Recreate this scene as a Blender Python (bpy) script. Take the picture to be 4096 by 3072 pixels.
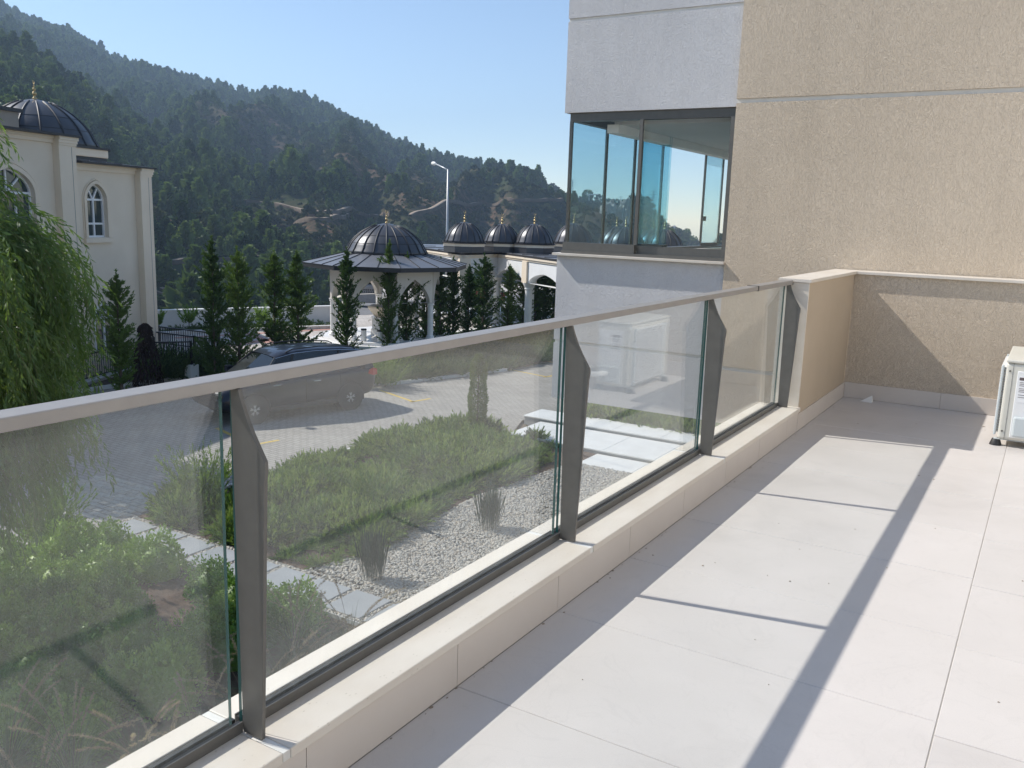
import bpy, math, random
import numpy as np
from mathutils import Vector, Matrix

for _o in list(bpy.data.objects):
    bpy.data.objects.remove(_o)
S = bpy.context.scene
C = S.collection

# ------------------------------------------------------------------ camera
# world: X to the right across the balcony, Y along the railing, Z up, metres; the camera stands at the origin
FPX, IW, IH = 3518.0, 4096.0, 3072.0
_rx, _ry, _rz = 0.1882, 0.03156, -0.5459
def _rot():
    cx, sx, cy, sy, cz, sz = math.cos(_rx), math.sin(_rx), math.cos(_ry), math.sin(_ry), math.cos(_rz), math.sin(_rz)
    yaw = np.array([[cz, -sz, 0], [sz, cz, 0], [0, 0, 1.]])
    B = np.array([[1, 0, 0], [0, 0, -1], [0, 1, 0.]])
    pit = np.array([[1, 0, 0], [0, cx, -sx], [0, sx, cx]])
    rol = np.array([[cy, -sy, 0], [sy, cy, 0], [0, 0, 1.]])
    return rol @ pit @ B @ yaw
RW = _rot()
cam_d = bpy.data.cameras.new('camera'); cam = bpy.data.objects.new('camera', cam_d); C.objects.link(cam)
cam_d.sensor_width = 36.0; cam_d.lens = FPX / IW * 36.0; cam_d.clip_start = 0.05; cam_d.clip_end = 20000
_m = RW.T
cam.matrix_world = Matrix(((_m[0][0], -_m[0][1], -_m[0][2], 0), (_m[1][0], -_m[1][1], -_m[1][2], 0), (_m[2][0], -_m[2][1], -_m[2][2], 0), (0, 0, 0, 1)))
S.camera = cam

# ------------------------------------------------------------------ sky, sun, exposure
SUN_ELEV = math.radians(44.2)
SUN_V = Vector((1.0, 0.21, -0.985)).normalized()        # the way the light travels
W = bpy.data.worlds.new('World'); S.world = W; W.use_nodes = True
_n = W.node_tree.nodes; _l = W.node_tree.links
_bg = _n['Background']; _sky = _n.new('ShaderNodeTexSky')
_sky.sky_type = 'NISHITA'; _sky.sun_disc = False; _sky.sun_elevation = SUN_ELEV
_sky.sun_rotation = math.radians(-101.3); _sky.altitude = 1600; _sky.air_density = 1.0; _sky.dust_density = 0.1; _sky.ozone_density = 2.2
_tint = _n.new('ShaderNodeMix'); _tint.data_type = 'RGBA'; _tint.blend_type = 'MULTIPLY'; _tint.inputs[0].default_value = 1.0
_tint.inputs[7].default_value = (1.0, .94, .88, 1)                      # the camera's warm white balance, the same over the whole sky
_l.new(_sky.outputs[0], _tint.inputs[6]); _l.new(_tint.outputs[2], _bg.inputs[0]); _bg.inputs[1].default_value = 0.142
_sd = bpy.data.lights.new('sun', 'SUN'); _sd.energy = 4.0; _sd.angle = math.radians(0.53); _sd.color = (1.0, 0.955, 0.89)
_so = bpy.data.objects.new('sun', _sd); C.objects.link(_so)
_so.rotation_euler = SUN_V.to_track_quat('-Z', 'Y').to_euler(); _so.location = (-20, 0, 30)
S.view_settings.view_transform = 'Standard'; S.view_settings.look = 'None'
S.view_settings.exposure = 0.50; S.view_settings.gamma = 1.0; S.view_settings.use_curve_mapping = False
S.render.engine = 'CYCLES'
S.cycles.max_bounces = 8; S.cycles.diffuse_bounces = 4; S.cycles.glossy_bounces = 3
S.cycles.transmission_bounces = 4; S.cycles.transparent_max_bounces = 16; S.cycles.volume_bounces = 0
S.cycles.use_denoising = True
S.cycles.sample_clamp_indirect = 8.0

# ------------------------------------------------------------------ helpers
def ray(px, py):
    return RW.T @ np.array([(px - 2048) / FPX, (py - 1536) / FPX, 1.0])
def on_z(px, py, z):
    d = ray(px, py); return Vector(d * (z / d[2]))
def on_y(px, py, y):
    d = ray(px, py); return Vector(d * (y / d[1]))
def at_depth(px, py, dep):
    return Vector(ray(px, py) * dep)

def tag(o, label=None, cat=None, group=None, kind=None):
    if label: o['label'] = label
    if cat: o['category'] = cat
    if group: o['group'] = group
    if kind: o['kind'] = kind
    return o

def thing(name, label, cat, loc=(0, 0, 0), rotz=0.0, group=None):
    o = bpy.data.objects.new(name, None); C.objects.link(o)
    o.empty_display_size = 0.2
    o.location = loc; o.rotation_euler = (0, 0, rotz)
    return tag(o, label, cat, group)

def inv_of(p):
    return (Matrix.Translation(p.location) @ Matrix.Rotation(p.rotation_euler[2], 4, 'Z')).inverted()

def link_mesh(name, me, parent=None, world=False):
    o = bpy.data.objects.new(name, me); C.objects.link(o)
    if parent is not None:
        o.parent = parent
        if world: o.matrix_parent_inverse = inv_of(parent)
    return o

class G:
    """collects faces, then makes ONE mesh object"""
    def __init__(s): s.v = []; s.f = []; s.m = []
    def add(s, vs, fs, m=0):
        n = len(s.v); s.v += [tuple(v) for v in vs]; s.f += [tuple(i + n for i in f) for f in fs]; s.m += [m] * len(fs); return s
    def box(s, x0, x1, y0, y1, z0, z1, m=0, M=None):
        vs = [(x0, y0, z0), (x1, y0, z0), (x1, y1, z0), (x0, y1, z0), (x0, y0, z1), (x1, y0, z1), (x1, y1, z1), (x0, y1, z1)]
        if M is not None: vs = [tuple(M @ Vector(v)) for v in vs]
        return s.add(vs, [(0, 3, 2, 1), (4, 5, 6, 7), (0, 1, 5, 4), (1, 2, 6, 5), (2, 3, 7, 6), (3, 0, 4, 7)], m)
    def prism(s, poly, z0, z1, m=0, M=None):
        """poly: counter-clockwise (x,y) list"""
        n = len(poly)
        vs = [(x, y, z0) for x, y in poly] + [(x, y, z1) for x, y in poly]
        if M is not None: vs = [tuple(M @ Vector(v)) for v in vs]
        fs = [tuple(range(n - 1, -1, -1)), tuple(range(n, 2 * n))] + [(i, (i + 1) % n, n + (i + 1) % n, n + i) for i in range(n)]
        return s.add(vs, fs, m)
    def bar(s, a, b, w, h=None, m=0, up=(0, 0, 1)):
        """rectangular bar from a to b"""
        h = h or w; a = Vector(a); b = Vector(b); d = (b - a).normalized(); u = Vector(up)
        if abs(d.dot(u)) > .98: u = Vector((1, 0, 0))
        r = d.cross(u).normalized(); u = r.cross(d).normalized()
        vs = []
        for p in (a, b):
            for i, j in ((-1, -1), (1, -1), (1, 1), (-1, 1)): vs.append(p + r * (i * w / 2) + u * (j * h / 2))
        return s.add(vs, [(0, 3, 2, 1), (4, 5, 6, 7), (0, 1, 5, 4), (1, 2, 6, 5), (2, 3, 7, 6), (3, 0, 4, 7)][:], m)
    def tube(s, pts, rad, n=8, m=0, caps=True):
        pts = [Vector(p) for p in pts]; k = len(pts); rad = [rad] * k if not hasattr(rad, '__len__') else rad
        vs = []; prev = None
        for i, p in enumerate(pts):
            d = (pts[min(i + 1, k - 1)] - pts[max(i - 1, 0)]).normalized()
            if prev is None:
                u = Vector((0, 0, 1)) if abs(d.z) < .9 else Vector((1, 0, 0)); r = d.cross(u).normalized()
            else:
                r = (prev - d * prev.dot(d)).normalized()
            prev = r; u = d.cross(r)
            for j in range(n):
                a = 2 * math.pi * j / n; vs.append(p + (r * math.cos(a) + u * math.sin(a)) * rad[i])
        fs = [(i * n + j, i * n + (j + 1) % n, (i + 1) * n + (j + 1) % n, (i + 1) * n + j) for i in range(k - 1) for j in range(n)]
        if caps: fs += [tuple(range(n - 1, -1, -1)), tuple(range((k - 1) * n, k * n))]
        return s.add(vs, fs, m)
    def lathe(s, prof, c=(0, 0, 0), n=24, m=0, cap=True, a0=0.0):
        """prof: (radius, z) bottom to top"""
        vs = []
        for r, z in prof:
            for j in range(n):
                a = a0 + 2 * math.pi * j / n; vs.append((c[0] + r * math.cos(a), c[1] + r * math.sin(a), c[2] + z))
        k = len(prof)
        fs = [(i * n + j, i * n + (j + 1) % n, (i + 1) * n + (j + 1) % n, (i + 1) * n + j) for i in range(k - 1) for j in range(n)]
        if cap: fs += [tuple(range(n - 1, -1, -1)), tuple(range((k - 1) * n, k * n))]
        return s.add(vs, fs, m)
    def mesh(s, name, mats, smooth=False):
        me = bpy.data.meshes.new(name); me.from_pydata(s.v, [], s.f)
        mats = mats if isinstance(mats, (list, tuple)) else [mats]
        for q in mats: me.materials.append(q)
        if len(mats) > 1: me.polygons.foreach_set('material_index', s.m)
        if smooth: me.polygons.foreach_set('use_smooth', [True] * len(me.polygons))
        me.validate(); me.update(); return me
    def obj(s, name, mats, parent=None, world=True, smooth=False, bevel=0.0, seg=2, auto=False):
        me = s.mesh(name, mats, smooth or auto)
        o = link_mesh(name, me, parent, world)
        if auto:
            try:
                me.set_sharp_from_angle(angle=math.radians(35))
            except Exception: pass
        if bevel:
            b = o.modifiers.new('bevel', 'BEVEL'); b.width = bevel; b.segments = seg; b.limit_method = 'ANGLE'; b.angle_limit = math.radians(35)
        return o

def fast_mesh(name, V, F, mats, mi=None, smooth=False):
    """V (n,3) array, F (m,k) int array"""
    V = np.asarray(V, np.float32); F = np.asarray(F, np.int32); k = F.shape[1]
    me = bpy.data.meshes.new(name)
    me.vertices.add(len(V)); me.vertices.foreach_set('co', V.ravel())
    me.loops.add(F.size); me.loops.foreach_set('vertex_index', F.ravel())
    me.polygons.add(len(F)); me.polygons.foreach_set('loop_start', np.arange(0, F.size, k, dtype=np.int32))
    mats = mats if isinstance(mats, (list, tuple)) else [mats]
    for q in mats: me.materials.append(q)
    if mi is not None: me.polygons.foreach_set('material_index', np.asarray(mi, np.int32))
    if smooth: me.polygons.foreach_set('use_smooth', np.ones(len(F), bool))
    me.update(calc_edges=True); return me

def copy_tree(o, parent=None):
    c = o.copy(); C.objects.link(c)
    if parent is not None: c.parent = parent
    for ch in list(o.children): copy_tree(ch, c)
    return c

def relabel(o, label=None, loc=None, rotz=None, scale=None):
    if label: o['label'] = label
    if loc is not None: o.location = loc
    if rotz is not None: o.rotation_euler = (0, 0, rotz)
    if scale is not None: o.scale = scale if hasattr(scale, '__len__') else (scale,) * 3
    return o

# ------------------------------------------------------------------ materials
def new_mat(name):
    m = bpy.data.materials.new(name); m.use_nodes = True
    nt = m.node_tree; b = nt.nodes['Principled BSDF']
    return m, nt, b
def _coord(nt, scale=(1, 1, 1), obj=False):
    g = nt.nodes.new('ShaderNodeTexCoord') if obj else nt.nodes.new('ShaderNodeNewGeometry')
    mp = nt.nodes.new('ShaderNodeMapping'); mp.inputs['Scale'].default_value = scale
    nt.links.new(g.outputs['Object'] if obj else g.outputs['Position'], mp.inputs['Vector']); return mp.outputs[0]
def _noise(nt, vec, scale, detail=4, rough=.55, dist=0.0):
    t = nt.nodes.new('ShaderNodeTexNoise'); t.inputs['Scale'].default_value = scale; t.inputs['Detail'].default_value = detail
    t.inputs['Roughness'].default_value = rough; t.inputs['Distortion'].default_value = dist
    if vec is not None: nt.links.new(vec, t.inputs['Vector'])
    return t.outputs['Fac']
def _ramp(nt, fac, stops):
    r = nt.nodes.new('ShaderNodeValToRGB'); e = r.color_ramp.elements
    while len(e) < len(stops): e.new(0.5)
    for i, (p, c) in enumerate(stops):
        e[i].position = p; e[i].color = (c[0], c[1], c[2], 1) if hasattr(c, '__len__') else (c, c, c, 1)
    nt.links.new(fac, r.inputs[0]); return r.outputs[0]
def _mix(nt, fac, a, b, mode='MIX'):
    m = nt.nodes.new('ShaderNodeMix'); m.data_type = 'RGBA'; m.blend_type = mode
    for sock, v in ((m.inputs[0], fac), (m.inputs[6], a), (m.inputs[7], b)):
        if hasattr(v, 'links'): nt.links.new(v, sock)
        elif hasattr(v, '__len__'): sock.default_value = (v[0], v[1], v[2], 1)
        else: sock.default_value = v
    return m.outputs[2]
def _math(nt, op, a, b=None, c=None, clamp=False):
    m = nt.nodes.new('ShaderNodeMath'); m.operation = op; m.use_clamp = clamp
    for i, v in enumerate((a, b, c)):
        if v is None: continue
        if hasattr(v, 'links'): nt.links.new(v, m.inputs[i])
        else: m.inputs[i].default_value = v
    return m.outputs[0]
def _bump(nt, b, h, strength, dist):
    n = nt.nodes.new('ShaderNodeBump'); n.inputs['Strength'].default_value = strength; n.inputs['Distance'].default_value = dist
    nt.links.new(h, n.inputs['Height']); nt.links.new(n.outputs[0], b.inputs['Normal'])
def mat(name, c1, c2=None, scale=4.0, rough=.6, metal=0.0, spec=.5, bump=0.0, bscale=60.0, bdist=.004, stretch=(1, 1, 1), detail=4, speck=None, obj=False, coat=0.0):
    m, nt, b = new_mat(name)
    b.inputs['Roughness'].default_value = rough; b.inputs['Metallic'].default_value = metal; b.inputs['Specular IOR Level'].default_value = spec
    b.inputs['Coat Weight'].default_value = coat
    b.inputs['Base Color'].default_value = (*c1, 1)
    vec = _coord(nt, stretch, obj)
    if c2 is not None:
        f = _noise(nt, vec, scale, detail)
        col = _ramp(nt, f, [(.3, c1), (.7, c2)])
        if speck:
            sc, thr, colr = speck
            v = nt.nodes.new('ShaderNodeTexVoronoi'); v.inputs['Scale'].default_value = sc; nt.links.new(vec, v.inputs['Vector'])
            k = _math(nt, 'LESS_THAN', v.outputs['Distance'], thr)
            n2 = _math(nt, 'GREATER_THAN', _noise(nt, vec, sc * .23, 1), .56)
            col = _mix(nt, _math(nt, 'MULTIPLY', k, n2), col, colr)
        nt.links.new(col, b.inputs['Base Color'])
    if bump: _bump(nt, b, _noise(nt, vec, bscale, 3), bump, bdist)
    return m

def stucco(name, c1, c2, bump=.75, sc=52.0, dist=.006):
    """worm-like ragged render: stretched, distorted noise cut to ridges"""
    m, nt, b = new_mat(name); b.inputs['Roughness'].default_value = .92; b.inputs['Specular IOR Level'].default_value = .15
    vec = _coord(nt, (1.0, 1.0, .5))
    n = _noise(nt, vec, sc, 2, .5, 1.8)
    ridge = _ramp(nt, n, [(.40, 0.0), (.52, 1.0), (.60, .55)])
    fine = _noise(nt, vec, 260.0, 2)
    h = _math(nt, 'MULTIPLY_ADD', fine, .25, ridge)
    big = _noise(nt, _coord(nt, (.5, .5, .5)), 1.3, 4)
    col = _ramp(nt, big, [(.3, c1), (.72, c2)])
    streak = _ramp(nt, _noise(nt, _coord(nt, (3.0, 3.0, .18)), 2.2, 5, .65), [(.34, .96), (.52, 1.0), (.75, 1.01)])       # rain streaks and uneven trowelling
    patch = _ramp(nt, _noise(nt, _coord(nt, (1, 1, 2.2)), .9, 5, .6, .5), [(.3, .97), (.6, 1.02)])
    k = _math(nt, 'MULTIPLY', streak, patch); cmb = nt.nodes.new('ShaderNodeCombineColor'); [nt.links.new(k, cmb.inputs[i]) for i in range(3)]
    nt.links.new(_mix(nt, 1.0, col, cmb.outputs[0], 'MULTIPLY'), b.inputs['Base Color'])
    _bump(nt, b, h, bump, dist); return m

def leaf_mat(name, ca, cb, trans=.35, rough=.5, spec=.35, var=.12, nscale=3.0):
    """foliage: hue varies by place and by instance, light comes through"""
    m = bpy.data.materials.new(name); m.use_nodes = True; nt = m.node_tree
    b = nt.nodes['Principled BSDF']; out = nt.nodes['Material Output']
    oi = nt.nodes.new('ShaderNodeObjectInfo'); vec = _coord(nt)
    f = _noise(nt, vec, nscale, 4, .6)
    f2 = _math(nt, 'MULTIPLY_ADD', oi.outputs['Random'], .5, f); f3 = _math(nt, 'SUBTRACT', f2, .25, clamp=True)
    col = _ramp(nt, f3, [(.28, ca), (.72, cb)])
    nt.links.new(col, b.inputs['Base Color']); b.inputs['Roughness'].default_value = rough; b.inputs['Specular IOR Level'].default_value = spec
    tr = nt.nodes.new('ShaderNodeBsdfTranslucent')
    tc = _mix(nt, 1.0, col, (1.25, 1.3, .55), 'MULTIPLY'); nt.links.new(tc, tr.inputs[0])
    mx = nt.nodes.new('ShaderNodeMixShader'); mx.inputs[0].default_value = trans
    nt.links.new(b.outputs[0], mx.inputs[1]); nt.links.new(tr.outputs[0], mx.inputs[2]); nt.links.new(mx.outputs[0], out.inputs[0])
    return m

def glass_mat(name, tint=(.93, .96, .95), base=.04, dust=0.0, dustcol=(.75, .77, .76), gloss_col=(1, 1, 1), gain=1.0):
    """thin pane: clear transmission, angle-dependent mirror, and a film of dust with spots and drips"""
    m = bpy.data.materials.new(name); m.use_nodes = True; nt = m.node_tree; nt.nodes.clear()
    out = nt.nodes.new('ShaderNodeOutputMaterial'); g = nt.nodes.new('ShaderNodeNewGeometry')
    dp = nt.nodes.new('ShaderNodeVectorMath'); dp.operation = 'DOT_PRODUCT'
    nt.links.new(g.outputs['Incoming'], dp.inputs[0]); nt.links.new(g.outputs['Normal'], dp.inputs[1])
    c = _math(nt, 'ABSOLUTE', dp.outputs['Value']); om = _math(nt, 'SUBTRACT', 1.0, c, clamp=True)
    p5 = _math(nt, 'POWER', om, 5.0)
    F = _math(nt, 'MULTIPLY_ADD', p5, (1 - base) * gain, base * gain, clamp=True)
    tr = nt.nodes.new('ShaderNodeBsdfTransparent'); tr.inputs[0].default_value = (*tint, 1)
    gl = nt.nodes.new('ShaderNodeBsdfGlossy'); gl.inputs['Roughness'].default_value = 0.0; gl.inputs[0].default_value = (*gloss_col, 1)
    mx = nt.nodes.new('ShaderNodeMixShader'); nt.links.new(F, mx.inputs[0]); nt.links.new(tr.outputs[0], mx.inputs[1]); nt.links.new(gl.outputs[0], mx.inputs[2])
    last = mx.outputs[0]
    if dust > 0:
        vec = _coord(nt)
        big = _noise(nt, vec, 2.2, 5, .6, .6)
        drip = _noise(nt, _coord(nt, (1, 1, .05)), 34.0, 3, .6)
        v = nt.nodes.new('ShaderNodeTexVoronoi'); v.inputs['Scale'].default_value = 95.0; v.inputs['Randomness'].default_value = 1.0; nt.links.new(vec, v.inputs['Vector'])
        rnd = nt.nodes.new('ShaderNodeSeparateColor'); nt.links.new(v.outputs['Color'], rnd.inputs[0])
        rad = _math(nt, 'MULTIPLY_ADD', rnd.outputs[0], .20, -.075)
        spot = _math(nt, 'LESS_THAN', v.outputs['Distance'], rad)
        film = _ramp(nt, big, [(.30, .45), (.75, 1.5)])
        dr = _ramp(nt, drip, [(.45, .8), (.75, 1.35)])
        a = _math(nt, 'MULTIPLY', film, dr); a = _math(nt, 'MULTIPLY', a, dust)
        sp = nt.nodes.new('ShaderNodeSeparateXYZ'); nt.links.new(vec, sp.inputs[0])          # grime gathers along the lower edge
        low = _ramp(nt, _math(nt, 'MULTIPLY_ADD', sp.outputs[2], 4.0, 4.72), [(.0, 3.2), (.5, 1.5), (1.0, 1.0)]); a = _math(nt, 'MULTIPLY', a, low)
        a = _math(nt, 'MAXIMUM', a, _math(nt, 'MULTIPLY', spot, .38))
        df = nt.nodes.new('ShaderNodeBsdfDiffuse'); df.inputs[0].default_value = (*dustcol, 1)
        tl = nt.nodes.new('ShaderNodeBsdfTranslucent'); tl.inputs[0].default_value = (*dustcol, 1)
        dm = nt.nodes.new('ShaderNodeMixShader'); dm.inputs[0].default_value = .6
        nt.links.new(df.outputs[0], dm.inputs[1]); nt.links.new(tl.outputs[0], dm.inputs[2])
        m2 = nt.nodes.new('ShaderNodeMixShader'); nt.links.new(a, m2.inputs[0]); nt.links.new(last, m2.inputs[1]); nt.links.new(dm.outputs[0], m2.inputs[2]); last = m2.outputs[0]
    nt.links.new(last, out.inputs[0]); return m

M = {}
M['beige'] = stucco('beige_render', (.59, .495, .385), (.645, .545, .43))
M['grey_wall'] = stucco('grey_render', (.58, .575, .585), (.64, .635, .64), bump=.6, sc=58)
M['smooth_beige'] = mat('smooth_beige_paint', (.46, .37, .27), (.50, .405, .30), 2.5, .8, bump=.15, bscale=120)
M['groove'] = mat('groove_paint', (.72, .70, .66), (.64, .62, .58), 6, .8)
M['travertine'] = mat('cream_limestone', (.635, .565, .48), (.71, .65, .57), 7, .45, bump=.12, bscale=150, speck=(100, .16, (.53, .47, .39)), stretch=(1, .45, 1))
def tile_mat(name, c1, c2):
    m, nt, b = new_mat(name); b.inputs['Roughness'].default_value = .42; b.inputs['Specular IOR Level'].default_value = .4
    vec = _coord(nt); oi = nt.nodes.new('ShaderNodeObjectInfo')
    base = _ramp(nt, _noise(nt, vec, 2.5, 4), [(.3, c1), (.7, c2)])
    each = _math(nt, 'MULTIPLY_ADD', oi.outputs['Random'], .05, .975)                                   # every tile its own tone
    stain = _ramp(nt, _noise(nt, vec, 1.25, 7, .62, .8), [(.28, .90), (.46, 1.0), (.72, 1.03)])           # dried water and dust
    ring = _ramp(nt, _noise(nt, vec, 3.1, 3, .5, 2.2), [(.485, 1.0), (.5, .965), (.515, 1.0)])
    grain = _ramp(nt, _noise(nt, vec, 420.0, 2), [(.3, .965), (.7, 1.035)])
    k = _math(nt, 'MULTIPLY', _math(nt, 'MULTIPLY', each, stain), _math(nt, 'MULTIPLY', ring, grain))
    cmb = nt.nodes.new('ShaderNodeCombineColor'); [nt.links.new(k, cmb.inputs[i]) for i in range(3)]
    nt.links.new(_mix(nt, 1.0, base, cmb.outputs[0], 'MULTIPLY'), b.inputs['Base Color'])
    rr = _ramp(nt, _noise(nt, vec, 2.0, 5), [(.3, .36), (.7, .55)]); nt.links.new(rr, b.inputs['Roughness'])
    _bump(nt, b, _noise(nt, vec, 240.0, 2), .05, .002); return m
M['tile'] = tile_mat('beige_floor_tile', (.565, .53, .497), (.60, .562, .53))
M['skirt'] = mat('plinth_tile', (.60, .535, .475), (.64, .575, .515), 3, .45, spec=.4)
M['grout'] = mat('joint_grout', (.36, .33, .29), (.42, .39, .35), 30, .9)
M['alu'] = mat('grey_painted_aluminium', (.125, .120, .110), (.145, .138, .127), 20, .45, metal=.35, spec=.5)
M['alu_rail'] = mat('beige_grey_rail_paint', (.30, .28, .262), (.33, .308, .285), 20, .42, metal=.25)
M['alu_dark'] = mat('dark_grey_aluminium', (.085, .082, .078), (.10, .096, .09), 20, .4, metal=.4)
M['rubber'] = mat('black_rubber', (.02, .02, .02), rough=.55)
M['white_paint'] = mat('white_paint', (.78, .77, .74), (.84, .83, .80), 3, .6)
M['cream_paint'] = mat('cream_paint', (.66, .61, .52), (.72, .67, .58), 2, .75, bump=.1)
M['glass'] = glass_mat('balustrade_glass', (.975, .99, .985), .045, dust=.027)
M['glass_edge'] = mat('green_glass_edge', (.02, .075, .07), rough=.15, spec=.6)
M['bay_glass'] = glass_mat('tinted_bay_glass', (.74, .88, .92), .04)
M['clear_glass'] = glass_mat('clear_pane', (.95, .97, .98), .03, gain=.35)
M['house'] = mat('white_house_render', (.76, .74, .70), (.80, .78, .74), 2, .8, bump=.1)
M['ceiling'] = mat('plaster_ceiling', (.55, .55, .54), (.60, .60, .59), 2, .85)

# ================================================================== BALCONY
ZF, ZC, XK = -1.333, -1.167, -1.318
YW = 7.27                                   # inner face of the far parapet
# slab (setting)
G().box(-1.60, 3.2, -3.6, 7.45, -1.75, ZF - .0018, 0).obj('balcony_slab', M['grout']); tag(bpy.data.objects['balcony_slab'], kind='structure')
floor = bpy.data.objects.new('floor', None); C.objects.link(floor); floor['kind'] = 'structure'
def tile_obj(name, x0, x1, y0, y1, z0, z1, m, parent, bevel=.0015):
    g = G(); b = bevel
    g.add([(x0, y0, z0), (x1, y0, z0), (x1, y1, z0), (x0, y1, z0), (x0, y0, z1 - b), (x1, y0, z1 - b), (x1, y1, z1 - b), (x0, y1, z1 - b),
           (x0 + b, y0 + b, z1), (x1 - b, y0 + b, z1), (x1 - b, y1 - b, z1), (x0 + b, y1 - b, z1)],
          [(0, 3, 2, 1), (0, 1, 5, 4), (1, 2, 6, 5), (2, 3, 7, 6), (3, 0, 4, 7), (4, 5, 9, 8), (5, 6, 10, 9), (6, 7, 11, 10), (7, 4, 8, 11), (8, 9, 10, 11)])
    return g.obj(name, m, parent)
gap = .0014
for (x0, x1, off) in ((XK, -.124, .118), (-.124, 1.07, .043), (1.07, 2.264, .118), (2.264, 3.18, .043)):
    y = off - 3.6
    while y < YW:
        a, b = max(y, -3.55), min(y + .6, YW)
        if b - a > .03:
            tile_obj('floor_tile', x0 + gap, x1 - gap, a + gap, b - gap, ZF - .004, ZF + random.Random(int(y * 100) + int(x0 * 10)).uniform(-.0004, .0004), M['tile'], floor)
        y += .6

# low kerb wall that carries the railing: tiled inner face, limestone coping
kerb = thing('kerb_wall', 'low tiled kerb wall with cream stone coping under the glass railing', 'low wall', (XK - .1, 1.0, ZF))
G().box(-1.56, XK - .012, -3.6, 5.775, -1.75, ZC - .026).obj('core', M['grout'], kerb)
y = .118 - 3.6
while y < 5.78:
    a, b = max(y, -3.55), min(y + .6, 5.785)
    if b - a > .03:
        tb = G().box(XK - .012, XK, a + gap, b - gap, ZF + .001, ZC - .026).obj('facing_tile', M['skirt'], kerb)
    y += .6
for a, b in ((-3.6, -.262), (-.240, 1.236), (1.258, 2.733), (2.755, 4.23), (4.252, 5.785)):
    G().box(-1.575, XK + .013, a + .001, b - .001, ZC - .026, ZC).obj('coping_stone', M['travertine'], kerb, bevel=.003)
for k in range(-1, 4):                       # joint strip beside each post foot; light through the pane gap is painted pale
    yy = 1.247 + 1.497 * k
    G().box(-1.573, XK + .011, yy - .0105, yy + .0105, ZC - .024, ZC - .002).obj('joint_light_strip', M['groove'], kerb)

# glass railing
rail = thing('glass_railing', 'grey metal railing with curved flat posts and dusty glass panes along the balcony edge', 'railing', (-1.455, 1.0, ZC))
G().box(-1.487, -1.425, -3.6, 5.02, -.372, -.347).obj('handrail', M['alu_rail'], rail, bevel=.003)
G().box(-1.4895, -1.4225, 5.004, 5.020, -.3745, -.3445).obj('joint_cover', M['alu_dark'], rail)
G().box(-1.4885, -1.4235, 5.0205, 5.775, -.3735, -.3455).obj('end_sleeve', M['alu_rail'], rail, bevel=.003)
G().box(-1.4895, -1.4225, 5.7755, 5.783, -.3745, -.3445).obj('wall_flange', M['alu_dark'], rail)
prof = [(-1.437, ZC + .002), (-1.376, ZC + .002), (-1.351, -.56), (-1.3475, -.535), (-1.3485, -.518), (-1.362, -.497), (-1.382, -.466), (-1.398, -.437), (-1.411, -.407), (-1.419, -.388), (-1.423, -.3725), (-1.447, -.3725)]
for k in range(-2, 4):
    yy = 1.246 + 1.4985 * k if k < 3 else 5.722
    g = G(); n = len(prof); t = .005
    vs = [(x, yy - t, z) for x, z in prof] + [(x, yy + t, z) for x, z in prof]
    g.add(vs, [tuple(range(n)), tuple(range(2 * n - 1, n - 1, -1))] + [(i, n + i, n + (i + 1) % n, (i + 1) % n) for i in range(n)])
    g.obj('post', M['alu'], rail, bevel=.0008, seg=1)
posts = [-1.751, -.2525, 1.246, 2.7445, 4.243, 5.722]
edges = [-3.6] + posts
for i in range(len(edges) - 1):
    a = edges[i] + (.006 if i else 0); b = edges[i + 1] - .024
    g = G(); x0, x1, z0, z1 = -1.4615, -1.4515, ZC + .012, -.366
    vs = [(x0, a, z0), (x1, a, z0), (x1, b, z0), (x0, b, z0), (x0, a, z1), (x1, a, z1), (x1, b, z1), (x0, b, z1)]
    g.add(vs, [(1, 2, 6, 5), (3, 0, 4, 7)], 0); g.add(vs, [(0, 1, 5, 4), (2, 3, 7, 6), (4, 5, 6, 7)], 1)
    g.obj('glass_pane', [M['glass'], M['glass_edge']], rail)
g = G()
a, b = 5.728, 5.772
g.box(-1.4615, -1.4515, a, b, ZC + .012, -.375).obj('glass_pane', [M['glass']], rail)
seg = [(-3.6, -1.757)] + [(posts[i] + .0055, posts[i + 1] - .0055) for i in range(5)]
for a, b in seg:
    G().box(-1.4395, -1.4365, a, b, ZC + .001, ZC + .0275).box(-1.4395, -1.4735, a, b, ZC + .001, ZC + .005).box(-1.4765, -1.4735, a, b, ZC + .001, ZC + .0275).obj('glazing_channel', M['alu'], rail)
    G().box(-1.451, -1.440, a, b, ZC + .006, ZC + .0245).box(-1.4730, -1.462, a, b, ZC + .006, ZC + .0245).obj('gasket', M['rubber'], rail)

# end pillar and the parapets
par = thing('parapet_wall', 'beige parapet wall with cream stone cap and pillar at the end of the glass railing', 'wall', (-1.4, 6.5, ZF))
G().box(-1.50, -1.327, 5.80, YW, -1.75, -.358).obj('side_wall', M['smooth_beige'], par)
G().box(-1.505, -1.322, 5.784, 5.7985, ZC - .03, -.3585).obj('pillar_facing', M['travertine'], par, bevel=.002)
G().box(-1.327, 3.2, YW + .012, YW + .185, -1.75, -.358).obj('end_wall', M['beige'], par)
G().box(-1.517, -1.310, 5.772, 7.468, -.357, -.335).obj('cap_stone', M['travertine'], par, bevel=.002)
xx = -1.309
for w in (1.5, 1.5, 1.5):
    G().box(xx, min(xx + w, 3.2) - .002, YW - .018, 7.468, -.357, -.335).obj('cap_stone', M['travertine'], par, bevel=.002); xx += w
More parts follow.
